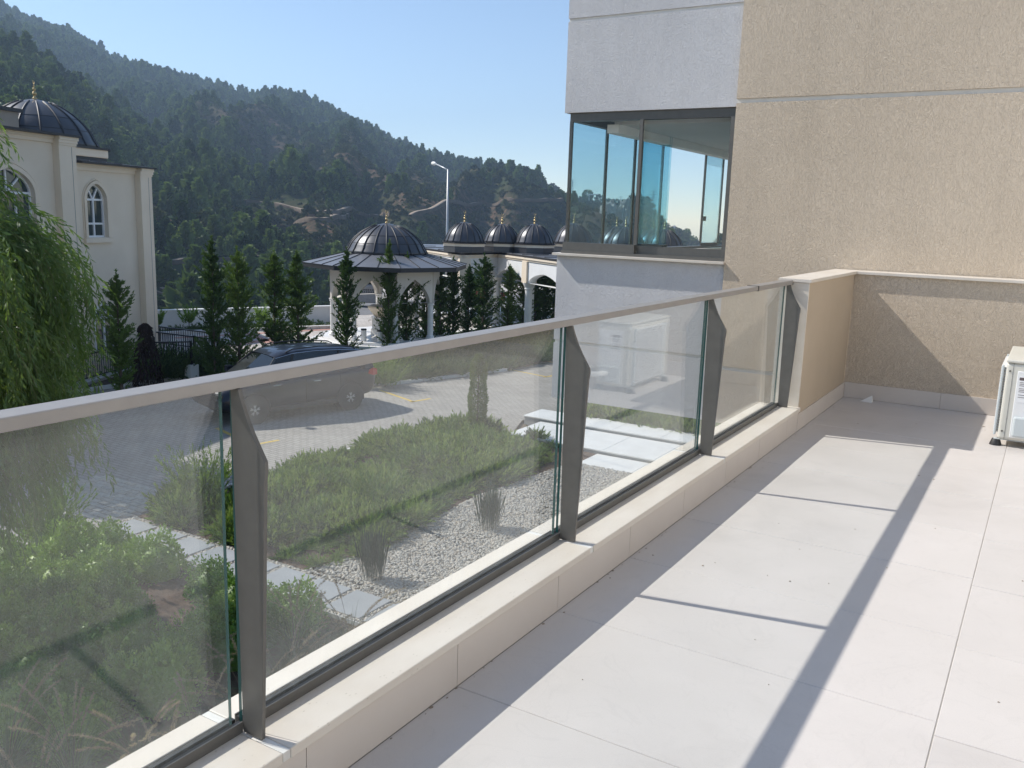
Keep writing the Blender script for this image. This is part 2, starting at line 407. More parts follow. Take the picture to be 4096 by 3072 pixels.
# skirting tiles
y = 5.79
for b in (6.24, 6.69, 7.13, 7.262):
    G().box(-1.329, XK, y + .001, b - .001, ZF + .001, ZF + .118).obj('skirting_tile', M['skirt'], par); y = b
xx = XK
for b in (-.62, .05, .65, 1.25, 1.85, 2.45, 3.05):
    G().box(xx + .001, b - .001, YW - .0, YW + .0115, ZF + .001, ZF + .122).obj('skirting_tile', M['skirt'], par)
    xx = b
# small debris on the floor
sh = thing('stone_chip', 'small white stone chip lying by the skirting in the shaded corner', 'stone chip', tuple(on_z(3472, 1607, ZF)))
p = sh.location
G().add([(p.x - .055, p.y - .02, ZF + .0005), (p.x + .03, p.y - .03, ZF + .0005), (p.x + .035, p.y + .02, ZF + .0005), (p.x + .027, p.y - .005, ZF + .055), (p.x - .02, p.y + .015, ZF + .02)],
        [(0, 1, 3), (1, 2, 3), (2, 4, 3), (4, 0, 3), (0, 4, 2, 1)]).obj('chip', M['white_paint'], sh)
rnd = random.Random(4)
g = G()
for (px, py, s) in ((3432, 1695, .012), (3435, 1753, .006), (3665, 1695, .008), (3935, 1707, .02), (3940, 1722, .006), (3050, 1872, .004), (2612, 2222, .008), (2812, 2263, .009), (3160, 2326, .009), (3420, 2118, .006), (3115, 2095, .005), (3070, 2303, .004),
                    (3315, 2335, .005), (3741, 2115, .006), (3547, 2272, .005), (3676, 1903, .012), (3735, 1918, .01), (2540, 2235, .004), (2860, 2252, .004), (3198, 2198, .004), (3020, 2560, .004), (2330, 2720, .004), (3075, 2740, .004), (3995, 2810, .008), (4090, 2325, .008)):
    q = on_z(px, py, ZF); s *= .62
    n = 5; vs = [(q.x + s * rnd.uniform(.6, 1.2) * math.cos(a * 6.283 / n), q.y + s * rnd.uniform(.5, 1.1) * math.sin(a * 6.283 / n), ZF + .001) for a in range(n)] + [(q.x, q.y, ZF + .004)]
    g.add(vs, [(i, (i + 1) % n, n) for i in range(n)])
for i in range(46):                          # grit gathered along the foot of the kerb
    yy = rnd.uniform(1.2, 6.9); q = Vector((XK + abs(rnd.gauss(0, .012)) + .003, yy, 0)); s = rnd.uniform(.0015, .006)
    n = 5; vs = [(q.x + s * rnd.uniform(.4, 1.2) * math.cos(a * 6.283 / n), q.y + 1.6 * s * rnd.uniform(.5, 1.1) * math.sin(a * 6.283 / n), ZF + .001) for a in range(n)] + [(q.x, q.y, ZF + .003)]
    g.add(vs, [(j, (j + 1) % n, n) for j in range(n)])
o = g.obj('grit', mat('dark_grit', (.20, .16, .12), (.32, .26, .20), 50, .9)); o['kind'] = 'stuff'; o['label'] = 'dark grit and crumbs scattered on the balcony tiles'

# unseen house behind/right of the camera, added for bounce light and door reflections
hs = thing('house_wall', 'unseen pale rendered house wall with sliding glass door along the balcony', 'house wall', (2.7, 2, ZF))
G().box(2.7, 3.0, -3.6, .6, ZF, 3.0).box(2.7, 3.0, 3.4, 7.27, ZF, 3.0).box(2.7, 3.0, .6, 3.4, ZF + 2.3, 3.0).obj('wall', M['house'], hs)
G().box(2.76, 2.775, .66, 3.34, ZF + .05, ZF + 2.25).obj('door_glass', mat('dark_room_glass', (.03, .035, .04), rough=.05, spec=.8), hs)
G().box(2.72, 2.80, .60, .66, ZF, ZF + 2.3).box(2.72, 2.80, 3.34, 3.4, ZF, ZF + 2.3).box(2.72, 2.80, 1.97, 2.03, ZF, ZF + 2.3).box(2.72, 2.80, .6, 3.4, ZF + 2.24, ZF + 2.3).obj('door_frame', M['alu_dark'], hs)

# ================================================================== AIR CONDITIONER (outdoor unit)
acx0, acx1, acy0, acy1, acz0, acz1 = -.185, .10, 6.24, 7.02, -1.288, -.80
AC = thing('air_conditioner', 'cream outdoor air conditioner unit standing by the end wall', 'air conditioner', (0, 6.6, ZF))
M['ac'] = mat('ac_cream_paint', (.60, .58, .51), (.64, .62, .55), 3, .4, spec=.5)
M['ac_white'] = mat('ac_white_plastic', (.80, .80, .79), rough=.35)
M['ac_grey'] = mat('ac_grey_guard', (.56, .60, .60), rough=.4)
G().box(acx0, acx1, acy0, acy1, acz0, acz1).obj('casing', M['ac'], AC, bevel=.018, seg=4)
G().box(acx0 - .004, acx1 + .004, acy0 - .006, acy1 + .004, acz1 + .0012, acz1 + .022).obj('top_lid', M['ac'], AC, bevel=.008)
# front (towards the railing): raised grille of many slats
for i in range(26):
    z = acz0 + .035 + i * .0165
    G().box(acx0 - .030, acx0 - .001, acy0 + .05, acy1 - .17, z, z + .0065).obj('grille_slat', M['ac_white'], AC)
for a, b in ((acy0 + .02, acy0 + .049), (acy1 - .169, acy1 - .14)): G().box(acx0 - .026, acx0 - .012, a, b, acz0 + .02, acz1 - .02).obj('guard_frame', M['ac_grey'], AC, bevel=.005)
G().lathe([(.20, 0), (.20, .01), (.0, .012)], n=28).obj('fan_recess', mat('ac_dark', (.05, .05, .05)), AC)
fo = bpy.data.objects['fan_recess']; fo.matrix_parent_inverse = inv_of(AC) @ Matrix.Translation((acx0 - .001, (acy0 + acy1) / 2 - .05, (acz0 + acz1) / 2)) @ Matrix.Rotation(-math.pi / 2, 4, 'Y')
# service side (towards the camera)
G().box(acx0 + .038, acx0 + .0395, acy0 - .0012, acy0 + .001, acz0 + .0, acz1).obj('panel_seam', M['rubber'], AC)
G().box(acx0 + .065, acx1 - .02, acy0 - .009, acy0 - .001, acz0 + .02, acz1 - .045).obj('service_cover', M['ac_white'], AC, bevel=.01, seg=3)
G().box(acx0 + .078, acx1 - .03, acy0 - .0108, acy0 - .0095, acz0 + .25, acz1 - .075).obj('data_label', mat('label_paper', (.82, .82, .82), (.86, .86, .86), 4, .5), AC)
g = G()
g.box(acx0 + .079, acx0 + .16, acy0 - .0118, acy0 - .0110, acz1 - .100, acz1 - .082)
for i, (w, dz) in enumerate(((.09, .112), (.11, .122), (.07, .132), (.10, .150), (.08, .160), (.05, .170), (.09, .190), (.06, .205))):
    g.box(acx0 + .082, acx0 + .082 + w, acy0 - .0118, acy0 - .0110, acz1 - dz - .003, acz1 - dz)
g.obj('label_print', mat('label_ink', (.12, .09, .09)), AC)
G().box(acx0 + .075, acx1 - .03, acy0 - .034, acy0 - .0095, acz0 + .03, acz0 + .16).obj('valve_cover', M['ac_grey'], AC, bevel=.012)
G().box(acx1 - .12, acx1 - .05, acy0 - .018, acy0 - .010, acz1 - .20, acz1 - .10).obj('grip', M['ac_white'], AC, bevel=.005)
G().tube([(acx1 - .1, acy0 - .02, acz0 + .10), (acx1 - .04, acy0 - .08, acz0 + .09), (acx1 + .08, acy0 - .06, acz0 + .08), (acx1 + .13, acy0 + .1, acz0 + .07), (acx1 + .13, 7.2, acz0 + .1)], .022, 10).obj('insulated_pipe', M['white_paint'], AC, smooth=True)
for (sx, sz) in ((.022, acz1 - .05), (.022, acz0 + .055)):
    G().tube([(acx0 + sx, acy0 - .004, sz), (acx0 + sx, acy0 + .002, sz)], .006, 8).obj('screw', M['alu'], AC)
for (fx, fy) in ((acx0 - .005, acy0 + .03), (acx1 - .01, acy0 + .03), (acx0 - .005, acy1 - .06), (acx1 - .01, acy1 - .06)):
    G().lathe([(.036, 0), (.034, .008), (.024, .038), (.022, .0405)], (fx, fy, ZF + .0006), 14).obj('rubber_foot', M['rubber'], AC, auto=True)
for a, b in ((acy0 + .01, acy0 + .05), (acy1 - .08, acy1 - .04)): G().box(acx0 - .02, acx1 + .01, a, b, acz0 - .0035, acz0 - .0005).obj('foot_bracket', M['ac_grey'], AC)

# ================================================================== NEIGHBOUR BUILDING: beige wall and grey glazed bay
NB = thing('apartment_building', 'beige rendered apartment wall with grey bay and glazed corner room', 'building', (-2.4, 7.6, -1.75))
yb = 7.478
G().box(-2.44, 7.0, yb, yb + .25, 1.022, 5.2).box(-2.44, 7.0, yb, yb + .25, -1.232, .986).box(-2.44, 7.0, yb, yb + .25, -1.745, -1.268).obj('beige_wall', M['beige'], NB)
for z in (1.004, -1.25):
    G().box(-2.44, 7.0, yb + .02, yb + .2, z - .018, z + .018).obj('groove', M['groove'], NB)
yg = 7.503; xl, xr = -4.075, -2.442
G().box(xl, xr, yg, yg + 6.0, 1.79, 5.2).box(xl, xr, yg, yg + 6.0, .962, 1.762).obj('upper_bay_wall', M['grey_wall'], NB)
G().box(xl + .004, xr, yg + .015, yg + 5.9, 1.762, 1.79).obj('groove', M['groove'], NB)
G().box(xl - .022, xr, yg, yg + .2, -1.165, -.352).box(xl - .022, xl + .2, yg + .2, yg + 6, -1.165, -.352).obj('lower_bay_wall', M['grey_wall'], NB)
G().box(xl - .022, xr, yg, yg + .2, -1.745, -1.195).box(xl - .022, xl + .2, yg + .2, yg + 6, -1.745, -1.195).obj('lower_bay_wall', M['grey_wall'], NB)
G().box(xl - .014, xr, yg + .015, yg + .19, -1.195, -1.165).obj('groove', M['groove'], NB)
G().box(xl - .015, xr + 5, yg + .255, yg + 8.0, -1.73, -1.62).obj('floor_slab', M['ceiling'], NB)
G().box(xl - .05, xr + .004, yg - .055, yg + .17, -.351, -.328).box(xl - .05, xl + .2, yg + .17, yg + 6, -.351, -.328).obj('sill_stone', M['travertine'], NB, bevel=.002)
# glazed corner room
GZ = bpy.data.objects.new('glazed_corner', None); C.objects.link(GZ); GZ.parent = NB; GZ.matrix_parent_inverse = inv_of(NB)
def gpart(g, name, m, **k):
    o = g.obj(name, m, None, **k); o.parent = GZ; return o
x0 = xl + .045; yf = yg + .03
gpart(G().box(x0, xr, yf, yf + .07, .885, .961).box(x0, x0 + .07, yf + .07, yf + 5.6, .885, .961), 'header_rail', M['alu_dark'])
gpart(G().box(x0 - .01, -3.30, yf - .035, yf + .015, -.30, -.222), 'sash_rail', M['alu'])
gpart(G().box(-3.30, xr - .035, yf + .02, yf + .06, -.30, -.23), 'sash_rail', M['alu'])
gpart(G().box(x0 - .02, xr, yf - .045, yf + .09, -.327, -.301).box(x0 - .02, x0 + .07, yf + .09, yf + 5.6, -.327, -.301), 'bottom_track', M['alu'])
gpart(G().box(xr - .045, xr - .002, yf - .02, yf + .06, -.30, .885), 'wall_jamb', M['alu'])
gpart(G().box(-3.315, -3.285, yf - .02, yf + .005, -.222, .885), 'middle_stile', M['alu'])
gpart(G().box(x0 + .012, -3.316, yf - .012, yf - .006, -.222, .885), 'pane', M['clear_glass'])
gpart(G().box(-3.284, xr - .046, yf + .035, yf + .041, -.23, .885), 'pane', M['clear_glass'])
gpart(G().box(x0, x0 + .028, yf - .006, yf + .022, -.30, .885), 'corner_profile', M['alu_dark'])
# side of the bay (runs away from us): frameless tinted panes, one open
def yside(px):
    d = ray(px, 820); t = (x0 + .012) / d[0]; return d[1] * t
ys = [yside(p) for p in (2285.6, 2416.7, 2530, 2640, 2812, 2882)]
ys[0] = yf + .02
for i, (a, b) in enumerate(zip(ys[:-1], ys[1:])):
    gpart(G().box(x0 + .004, x0 + .022, b - .03, b + .012, -.262, .885), 'edge_profile', M['alu_dark'])
    if i == 3: continue
    gpart(G().box(x0 + .010, x0 + .018, a + .013, b - .031, -.262, .885), 'side_pane', M['bay_glass'])
    gpart(G().box(x0 + .005, x0 + .024, a + .013, b - .031, -.30, -.263), 'bottom_rail', M['alu_dark'])
b = ys[2]                                     # folded panes parked across
for dy in (.06, .11):
    gpart(G().box(x0 + .03, x0 + .38, b + dy, b + dy + .008, -.25, .885), 'folded_pane', M['bay_glass'])
    gpart(G().box(x0 + .03, x0 + .05, b + dy - .006, b + dy + .014, -.29, .885), 'folded_profile', M['alu_dark'])
gpart(G().box(x0 + .03, x0 + .38, b + .03, b + .16, -.30, -.251), 'folded_rail', M['alu_dark'])
gpart(G().box(x0 + .004, x0 + .036, ys[4] + .05, ys[4] + .09, .02, .08), 'latch', M['alu'])
# the room behind: ceiling beam, floor, parapet remains
G().box(xl + .35, xr, yg + .35, yg + 6, .88, .955).obj('ceiling', M['ceiling'], NB)
G().box(xl + .30, xl + .42, yg + .3, yg + 6, .80, .879).obj('ceiling_trim', M['white_paint'], NB)
G().box(xr + .0, xr + .1, yg + .26, yg + 6, -1.6, .95).obj('inner_wall', M['cream_paint'], NB)
G().box(xl + .2, xr, yg + 5.4, yg + 5.55, -1.6, -.30).obj('far_parapet', M['alu_dark'], NB)

# ================================================================== FOLIAGE TOOLS
def cards(P, D, L, Wd, rg, roll=None, belly=.45):
    """one leaf-shaped quad per row: P base (n,3), D unit direction (n,3), L length, Wd width -> (V, F)"""
    n = len(P); L = np.broadcast_to(np.asarray(L, float), (n,))[:, None]; Wd = np.broadcast_to(np.asarray(Wd, float), (n,))[:, None]
    r = rg.normal(size=(n, 3)); s = np.cross(D, r); s /= np.linalg.norm(s, axis=1)[:, None] + 1e-9
    V = np.empty((n, 4, 3)); V[:, 0] = P; V[:, 1] = P + D * L * belly + s * Wd / 2; V[:, 2] = P + D * L; V[:, 3] = P + D * L * belly - s * Wd / 2
    F = np.arange(4 * n).reshape(n, 4); return V.reshape(-1, 3), F
def unit(a): return a / (np.linalg.norm(a, axis=-1, keepdims=True) + 1e-9)
def merge(parts):
    Vs, Fs, o = [], [], 0
    for V, F in parts: Vs.append(V); Fs.append(F + o); o += len(V)
    return np.concatenate(Vs), np.concatenate(Fs)

def scatter(name, P, rot, scl, idx, sources, label=None):
    """many small alike things nobody could count: ONE object, its pieces placed by geometry nodes"""
    me = bpy.data.meshes.new(name); n = len(P); me.vertices.add(n); me.vertices.foreach_set('co', np.asarray(P, np.float32).ravel())
    a = me.attributes.new('rot', 'FLOAT_VECTOR', 'POINT'); a.data.foreach_set('vector', np.asarray(rot, np.float32).ravel())
    a = me.attributes.new('scl', 'FLOAT', 'POINT'); a.data.foreach_set('value', np.asarray(scl, np.float32))
    a = me.attributes.new('idx', 'INT', 'POINT'); a.data.foreach_set('value', np.asarray(idx, np.int32))
    me.update(); o = bpy.data.objects.new(name, me); C.objects.link(o); o['kind'] = 'stuff'
    if label: o['label'] = label
    col = bpy.data.collections.new(name + '_pieces')
    for i, m in enumerate(sources):
        s = bpy.data.objects.new('%s_piece_%02d' % (name, i), m); col.objects.link(s)
    ng = bpy.data.node_groups.new(name, 'GeometryNodeTree')
    ng.interface.new_socket('Geometry', in_out='INPUT', socket_type='NodeSocketGeometry'); ng.interface.new_socket('Geometry', in_out='OUTPUT', socket_type='NodeSocketGeometry')
    N = ng.nodes; Lk = ng.links
    gi = N.new('NodeGroupInput'); go = N.new('NodeGroupOutput'); ip = N.new('GeometryNodeInstanceOnPoints'); ci = N.new('GeometryNodeCollectionInfo')
    ci.inputs['Collection'].default_value = col; ci.inputs['Separate Children'].default_value = True; ci.inputs['Reset Children'].default_value = True
    def na(nm, t):
        q = N.new('GeometryNodeInputNamedAttribute'); q.data_type = t; q.inputs['Name'].default_value = nm; return q.outputs['Attribute']
    e2r = N.new('FunctionNodeEulerToRotation'); Lk.new(na('rot', 'FLOAT_VECTOR'), e2r.inputs[0])
    Lk.new(gi.outputs[0], ip.inputs['Points']); Lk.new(ci.outputs[0], ip.inputs['Instance']); ip.inputs['Pick Instance'].default_value = True
    Lk.new(na('idx', 'INT'), ip.inputs['Instance Index']); Lk.new(e2r.outputs[0], ip.inputs['Rotation']); Lk.new(na('scl', 'FLOAT'), ip.inputs['Scale'])
    Lk.new(ip.outputs[0], go.inputs[0]); md = o.modifiers.new('pieces', 'NODES'); md.node_group = ng
    return o

# ================================================================== TERRAIN: valley and wooded mountain
def az(px, py=900):
    d = ray(px, py); return math.atan2(-d[0], d[1])
def el(px, py):
    d = ray(px, py); return d[2] / math.hypot(d[0], d[1])
RIDGE = [(-900, -250), (-400, -170), (0, 8), (114, 70), (301, 135), (437, 222), (582, 258), (811, 322), (998, 376), (1102, 363), (1185, 374), (1320, 432), (1456, 500), (1622, 572), (1768, 615), (1872, 636), (2038, 678), (2163, 730), (2267, 785), (2324, 795), (2403, 808), (2512, 815), (2548, 832), (2584, 848), (2635, 882), (2692, 905), (2743, 930), (2783, 952), (2860, 985), (3000, 1010), (3600, 1030)]
SPUR = [(-900, 20), (-400, 50), (0, 120), (200, 215), (450, 430), (700, 640), (850, 730), (1000, 815), (1200, 915), (1400, 1010), (1700, 1150)]
def table(pts):
    a = np.array([az(x, y) for x, y in pts]); e = np.array([el(x, y) for x, y in pts]); o = np.argsort(a); return a[o], e[o]
RA, RE = table(RIDGE); SA, SE = table(SPUR)
AR = np.array([az(x) for x in (3600, 2783, 2500, 2200, 1500, 700, 0, -900)]); RRr = np.array([560, 600, 680, 760, 880, 950, 980, 980.])
_rg = np.random.default_rng(7)
_perm = _rg.random((64, 64))
def vnoise(x, y):
    xi = np.floor(x).astype(int); yi = np.floor(y).astype(int); fx = x - xi; fy = y - yi; fx = fx * fx * (3 - 2 * fx); fy = fy * fy * (3 - 2 * fy)
    g = lambda i, j: _perm[i % 64, j % 64]
    return (g(xi, yi) * (1 - fx) + g(xi + 1, yi) * fx) * (1 - fy) + (g(xi, yi + 1) * (1 - fx) + g(xi + 1, yi + 1) * fx) * fy
def fbm(x, y, o=4):
    s = 0; a = 1; t = 0
    for i in range(o): s = s + a * vnoise(x * 2 ** i + 17 * i, y * 2 ** i + 9 * i); t += a; a *= .5
    return s / t
R0 = 75.0
AP = np.array([az(x) for x in (2600, 2300, 1900, 1500, 1420, 1330, 600, -900)]); RP = np.array([64, 64, 62, 56, 50, 43, 43, 43.])
def hgt(x, y):
    x = np.asarray(x, float); y = np.asarray(y, float)
    a = np.arctan2(-x, y); r = np.hypot(x, y); Rr = np.interp(a, AR, RRr); rp = np.interp(a, AP, RP)
    H = np.interp(a, RA, RE) * Rr
    zv = -30.0 - 10 * (fbm(a * 6, r * .01) - .5)
    s = np.clip((r - R0) / (Rr - R0), 0, 1.6)
    rise = np.where(s < 1, s ** 1.25, 1 - (s - 1) * 1.6)
    main = zv + (H - zv) * rise
    gul = 1 - np.abs(2 * fbm(a * 9 + 3.1, r * .0035 + a * 2, 3) - 1) * 1.4            # gullies and ribs down the slope
    env = np.clip(s * 2.2, 0, 1) * np.clip((1 - s) * 2.5, 0, 1)
    main = main + (gul - .6) * 55 * env + (fbm(x * .02, y * .02, 3) - .5) * 14 * np.clip(s * 4, 0, 1) * np.clip((1.03 - s) * 8, .15, 1)
    Rs = 430 + 60 * np.sin(a * 5)
    Hs = np.interp(a, SA, SE, left=-.3) * Rs
    ts = (r - R0) / (Rs - R0)
    spur = np.where(ts < 1, zv + (Hs - zv) * np.clip(ts, 0, 1) ** .92, Hs - (r - Rs) * .75)
    spur = spur + (fbm(x * .018 + 5, y * .018, 3) - .5) * 16 * np.clip(ts * 3, 0, 1)
    k = 9.0; z = np.logaddexp(main / k, spur / k) * k - k * .3
    q = np.clip((r - rp) / (R0 + 15 - rp), 0, 1); q = q * q * (3 - 2 * q)
    near = -6.2 - 3 * np.clip((r - rp) / 6, 0, 1)
    return near * (1 - q) + np.minimum(z, 900) * q
ang = np.linspace(math.radians(-42), math.radians(100), 420)
rr = np.concatenate([np.linspace(0, 1, 2)[1:] * 0 + 0, np.geomspace(1.0, 1250 / 43.0, 330)])[1:]
AA, KK = np.meshgrid(ang, rr); rp_ = np.interp(AA, AP, RP)
RRm = rp_ + (1450 - rp_) * (np.log(KK) / np.log(rr[-1])) ** 1.6
X = -np.sin(AA) * RRm; Y = np.cos(AA) * RRm; Z = hgt(X, Y)
V = np.stack([X, Y, Z], -1).reshape(-1, 3); na_, nr_ = len(ang), len(rr)
I = np.arange(na_ * nr_).reshape(nr_, na_)
F = np.stack([I[:-1, :-1], I[:-1, 1:], I[1:, 1:], I[1:, :-1]], -1).reshape(-1, 4)
def soil_mat():
    m, nt, b = new_mat('red_brown_soil_and_scrub'); b.inputs['Roughness'].default_value = 1; b.inputs['Specular IOR Level'].default_value = .05
    vec = _coord(nt)
    big = _noise(nt, vec, .022, 6, .62); fine = _noise(nt, vec, .35, 4, .7)
    c = _ramp(nt, fine, [(.32, (.022, .03, .014)), (.47, (.05, .045, .028)), (.62, (.14, .085, .058)), (.82, (.22, .15, .11))])
    c2 = _ramp(nt, fine, [(.3, (.022, .035, .014)), (.62, (.045, .058, .026)), (.8, (.12, .09, .06))])
    at = nt.nodes.new('ShaderNodeAttribute'); at.attribute_name = 'bare'
    f = _math(nt, 'ADD', at.outputs['Fac'], _ramp(nt, big, [(.52, 0.0), (.66, .6)]), clamp=True)
    nt.links.new(_mix(nt, f, c2, c), b.inputs['Base Color']); return m
me = fast_mesh('hills', V, F, soil_mat(), smooth=True)
def march(px, py, lo=70, hi=1400):
    d = ray(px, py); d = d / math.hypot(d[0], d[1]); r = lo
    while r < hi:
        if d[2] * r < float(hgt(d[0] * r, d[1] * r)): break
        r += 3
    return np.array([d[0] * r, d[1] * r, d[2] * r])
# bare red-earth patches, placed on the slope
BARE = [(march(*p), s * 1.0) for p, s in (((1230, 885), 26), ((1320, 885), 20), ((1150, 905), 16), ((1260, 1000), 17), ((1330, 985), 13), ((1200, 960), 12), ((1120, 610), 40), ((1000, 560), 32), ((1450, 640), 40), ((1560, 700), 30), ((1750, 745), 26), ((1850, 800), 22), ((2040, 900), 24), ((1950, 880), 18), ((640, 880), 14), ((800, 900), 10), ((2440, 840), 22), ((2380, 850), 18), ((1640, 800), 22), ((2330, 830), 16), ((1080, 480), 24))]
def bare_at(x, y, z):
    b = np.zeros(np.shape(x))
    for c, s in BARE:
        d2 = ((x - c[0]) ** 2 + (y - c[1]) ** 2) / s ** 2 + ((z - c[2]) / (s * .5)) ** 2 * .5
        b = np.maximum(b, np.exp(-d2))
    return np.clip(b * (.55 + 1.1 * fbm(x * .06, y * .06, 3)), 0, 1)
at_ = me.attributes.new('bare', 'FLOAT', 'POINT'); at_.data.foreach_set('value', bare_at(V[:, 0], V[:, 1], V[:, 2]).astype(np.float32))
o = bpy.data.objects.new('hills', me); C.objects.link(o); tag(o, kind='structure')

# dirt tracks cut across the slope
TR = [[(975, 812), (1060, 822), (1130, 830), (1200, 843), (1290, 850), (1400, 862), (1500, 868), (1580, 870)], [(1640, 869), (1690, 862), (1720, 848), (1760, 842), (1830, 838), (1890, 824), (1960, 822), (2060, 818), (2160, 813), (2260, 812)],
      [(1135, 917), (1200, 900), (1260, 890), (1330, 882), (1400, 884)], [(605, 1068), (700, 1060), (800, 1050), (900, 1046), (985, 1040), (1060, 1036), (1100, 1030)], [(590, 745), (640, 748), (700, 757)], [(612, 1185), (650, 1195), (690, 1200), (700, 1188), (660, 1172), (630, 1168)]]
def track(pts, w):
    P = []
    for (x0, y0), (x1, y1) in zip(pts[:-1], pts[1:]):
        k = max(2, int(abs(x1 - x0) / 12))
        for i in range(k): t = i / k; P.append(march(x0 + (x1 - x0) * t, y0 + (y1 - y0) * t))
    P = np.array(P); Q = P.copy()
    for _ in range(4): Q[1:-1] = (Q[:-2] + Q[1:-1] + Q[2:]) / 3
    T = np.gradient(Q[:, :2], axis=0); T /= np.linalg.norm(T, axis=1)[:, None] + 1e-9; Nn = np.stack([-T[:, 1], T[:, 0]], 1)
    L = Q[:, :2] + Nn * w; R = Q[:, :2] - Nn * w
    zz = np.maximum(np.maximum(hgt(L[:, 0], L[:, 1]), hgt(R[:, 0], R[:, 1])), hgt(Q[:, 0], Q[:, 1])) + .35
    V = np.concatenate([np.column_stack([L, zz]), np.column_stack([R, zz]), np.column_stack([L, zz - 1.4]), np.column_stack([R, zz - 1.4])]); n = len(Q); i = np.arange(n - 1)
    F = np.concatenate([np.stack([i, i + n, i + n + 1, i + 1], 1), np.stack([i, i + 1, i + 1 + 2 * n, i + 2 * n], 1), np.stack([i + n, i + 3 * n, i + 1 + 3 * n, i + n + 1], 1)])
    return V, F, Q
M['bank'] = mat('cut_earth_bank', (.06, .045, .03), (.12, .085, .055), .4, .95)
M['track'] = mat('pale_dirt', (.24, .18, .13), (.32, .26, .20), .3, .95)
TRK = []
for pts in TR:
    V_, F_, Q_ = track(pts, .85); TRK.append(Q_[:, :2])
    nq = len(Q_) - 1; mm = fast_mesh('dirt_track', V_, F_, [M['track'], M['bank']], np.repeat([0, 1, 1], nq)); oo = bpy.data.objects.new('dirt_track', mm); C.objects.link(oo); tag(oo, kind='structure')
TRK = np.concatenate(TRK)

# near ground plate (street level) out to the edge of the terrace
GZ0 = -5.0; GC = -4.6
n = len(ang); a2 = np.linspace(math.radians(-180), math.radians(180), 241)
rp2 = np.interp(a2, AP, RP, left=64, right=43)
V = [(0, 0, -5.06)] + [(-math.sin(a) * r, math.cos(a) * r, -5.06) for a, r in zip(a2, rp2)] + [(-math.sin(a) * r, math.cos(a) * r, -9.5) for a, r in zip(a2, rp2)]
k = len(a2); F = [(0, i + 2, i + 1) for i in range(k - 1)] + [(i + 1, i + 2, i + 2 + k, i + 1 + k) for i in range(k - 1)]
me = bpy.data.meshes.new('ground'); me.from_pydata(V, [], F); me.materials.append(mat('dry_earth', (.10, .075, .05), (.16, .12, .08), 3, .95, bump=.4, bscale=30)); me.update()
o = bpy.data.objects.new('ground', me); C.objects.link(o); tag(o, kind='structure')

# ------------------------------------------------------------------ forest on the slopes
M['pine'] = leaf_mat('pine_needles', (.030, .062, .020), (.16, .22, .065), .20, .6, .2, nscale=.05)
M['scrub'] = leaf_mat('scrub_leaves', (.035, .05, .02), (.12, .13, .055), .15, .7, .15, nscale=.08)
M['bark'] = mat('bark', (.07, .05, .035), (.12, .09, .065), 12, .9, bump=.4, bscale=40)
def pine_mesh(i, h, w, nt=150, spread=1.0, mtl=None):
    rg = np.random.default_rng(100 + i)
    t = rg.random(nt) ** .8; a = rg.random(nt) * 6.283
    prof = np.interp(t, [0, .12, .35, .7, 1], [.55, 1, .9, .5, .08]) * (0.75 + .4 * rg.random(nt))
    lob = 1 + .25 * np.sin(a * 3 + i) + .2 * np.sin(a * 2 + t * 9)
    rad = w * prof * lob * np.sqrt(.25 + .75 * rg.random(nt))
    P = np.stack([rad * np.cos(a), rad * np.sin(a), h * (.10 + .86 * t)], 1)
    D = unit(np.stack([np.cos(a), np.sin(a), .35 + rg.random(nt) * .9], 1) + rg.normal(size=(nt, 3)) * .35)
    s = (.9 + .9 * rg.random(nt)) * (h / 7.5) * spread
    V, F = cards(P - D * s[:, None] * .4, D, s * 1.25, s * .95, rg)
    V2, F2 = cards(P - D * s[:, None] * .4, D, s * 1.1, s * .9, rg)
    V, F = merge([(V, F), (V2, F2)])
    return fast_mesh('forest_tree', V, F, mtl or M['pine'])
src = [pine_mesh(0, 8.0, 2.3), pine_mesh(1, 7.0, 2.5), pine_mesh(2, 9.5, 2.2), pine_mesh(3, 6.2, 2.7), pine_mesh(4, 2.6, 1.9, 60, 2.0, M['scrub']), pine_mesh(5, 2.0, 1.6, 60, 2.1, M['scrub']), pine_mesh(6, 3.4, 2.4, 80, 1.8, M['scrub'])]
rg = np.random.default_rng(11)
def forest_pts(n, rlo, rhi, bias):
    a = rg.uniform(az(3050), math.radians(85), n); u = rg.random(n); r = rlo + (rhi - rlo) * u ** bias
    x = -np.sin(a) * r; y = np.cos(a) * r; z = hgt(x, y)
    Rr = np.interp(a, AR, RRr); k = r < Rr + 25
    return x[k], y[k], z[k], a[k]
x, y, z, a = forest_pts(52000, 84, 1010, .72)
b = bare_at(x, y, z); big = fbm(x * .012, y * .012, 4)
rightward = np.clip((az(1250) - a) / (az(1250) - az(2300)), 0, 1)             # the sunny right flank is thinner, with more scrub
pt = .92 - .66 * rightward - 1.4 * b - 2.2 * np.clip(.47 - big, 0, 1) * (1 + rightward)
sel = rg.random(len(x)) < np.clip(pt, 0.0, 1)
scr = (~sel) & (rg.random(len(x)) < np.clip(1.0 - .45 * b, .1, 1))
d2 = np.full(len(x), 1e9)
for q in TRK[::2]: d2 = np.minimum(d2, (x - q[0]) ** 2 + (y - q[1]) ** 2)
vx, vy = x / np.hypot(x, y), y / np.hypot(x, y)
blk = np.zeros(len(x), bool)
for q in TRK[::2]:                       # keep the tracks open towards the valley side
    dx, dy = q[0] - x, q[1] - y; al = dx * vx + dy * vy; ac = np.abs(dx * vy - dy * vx); blk |= (al > -2.5) & (al < 8) & (ac < 1.6)
sel &= ~blk; scr &= (d2 > 9)
sml = rg.random(len(x)) < .5 * (b > .15)
idx = np.where(sel, rg.integers(0, 4, len(x)), rg.integers(4, 7, len(x))); ok = sel | scr
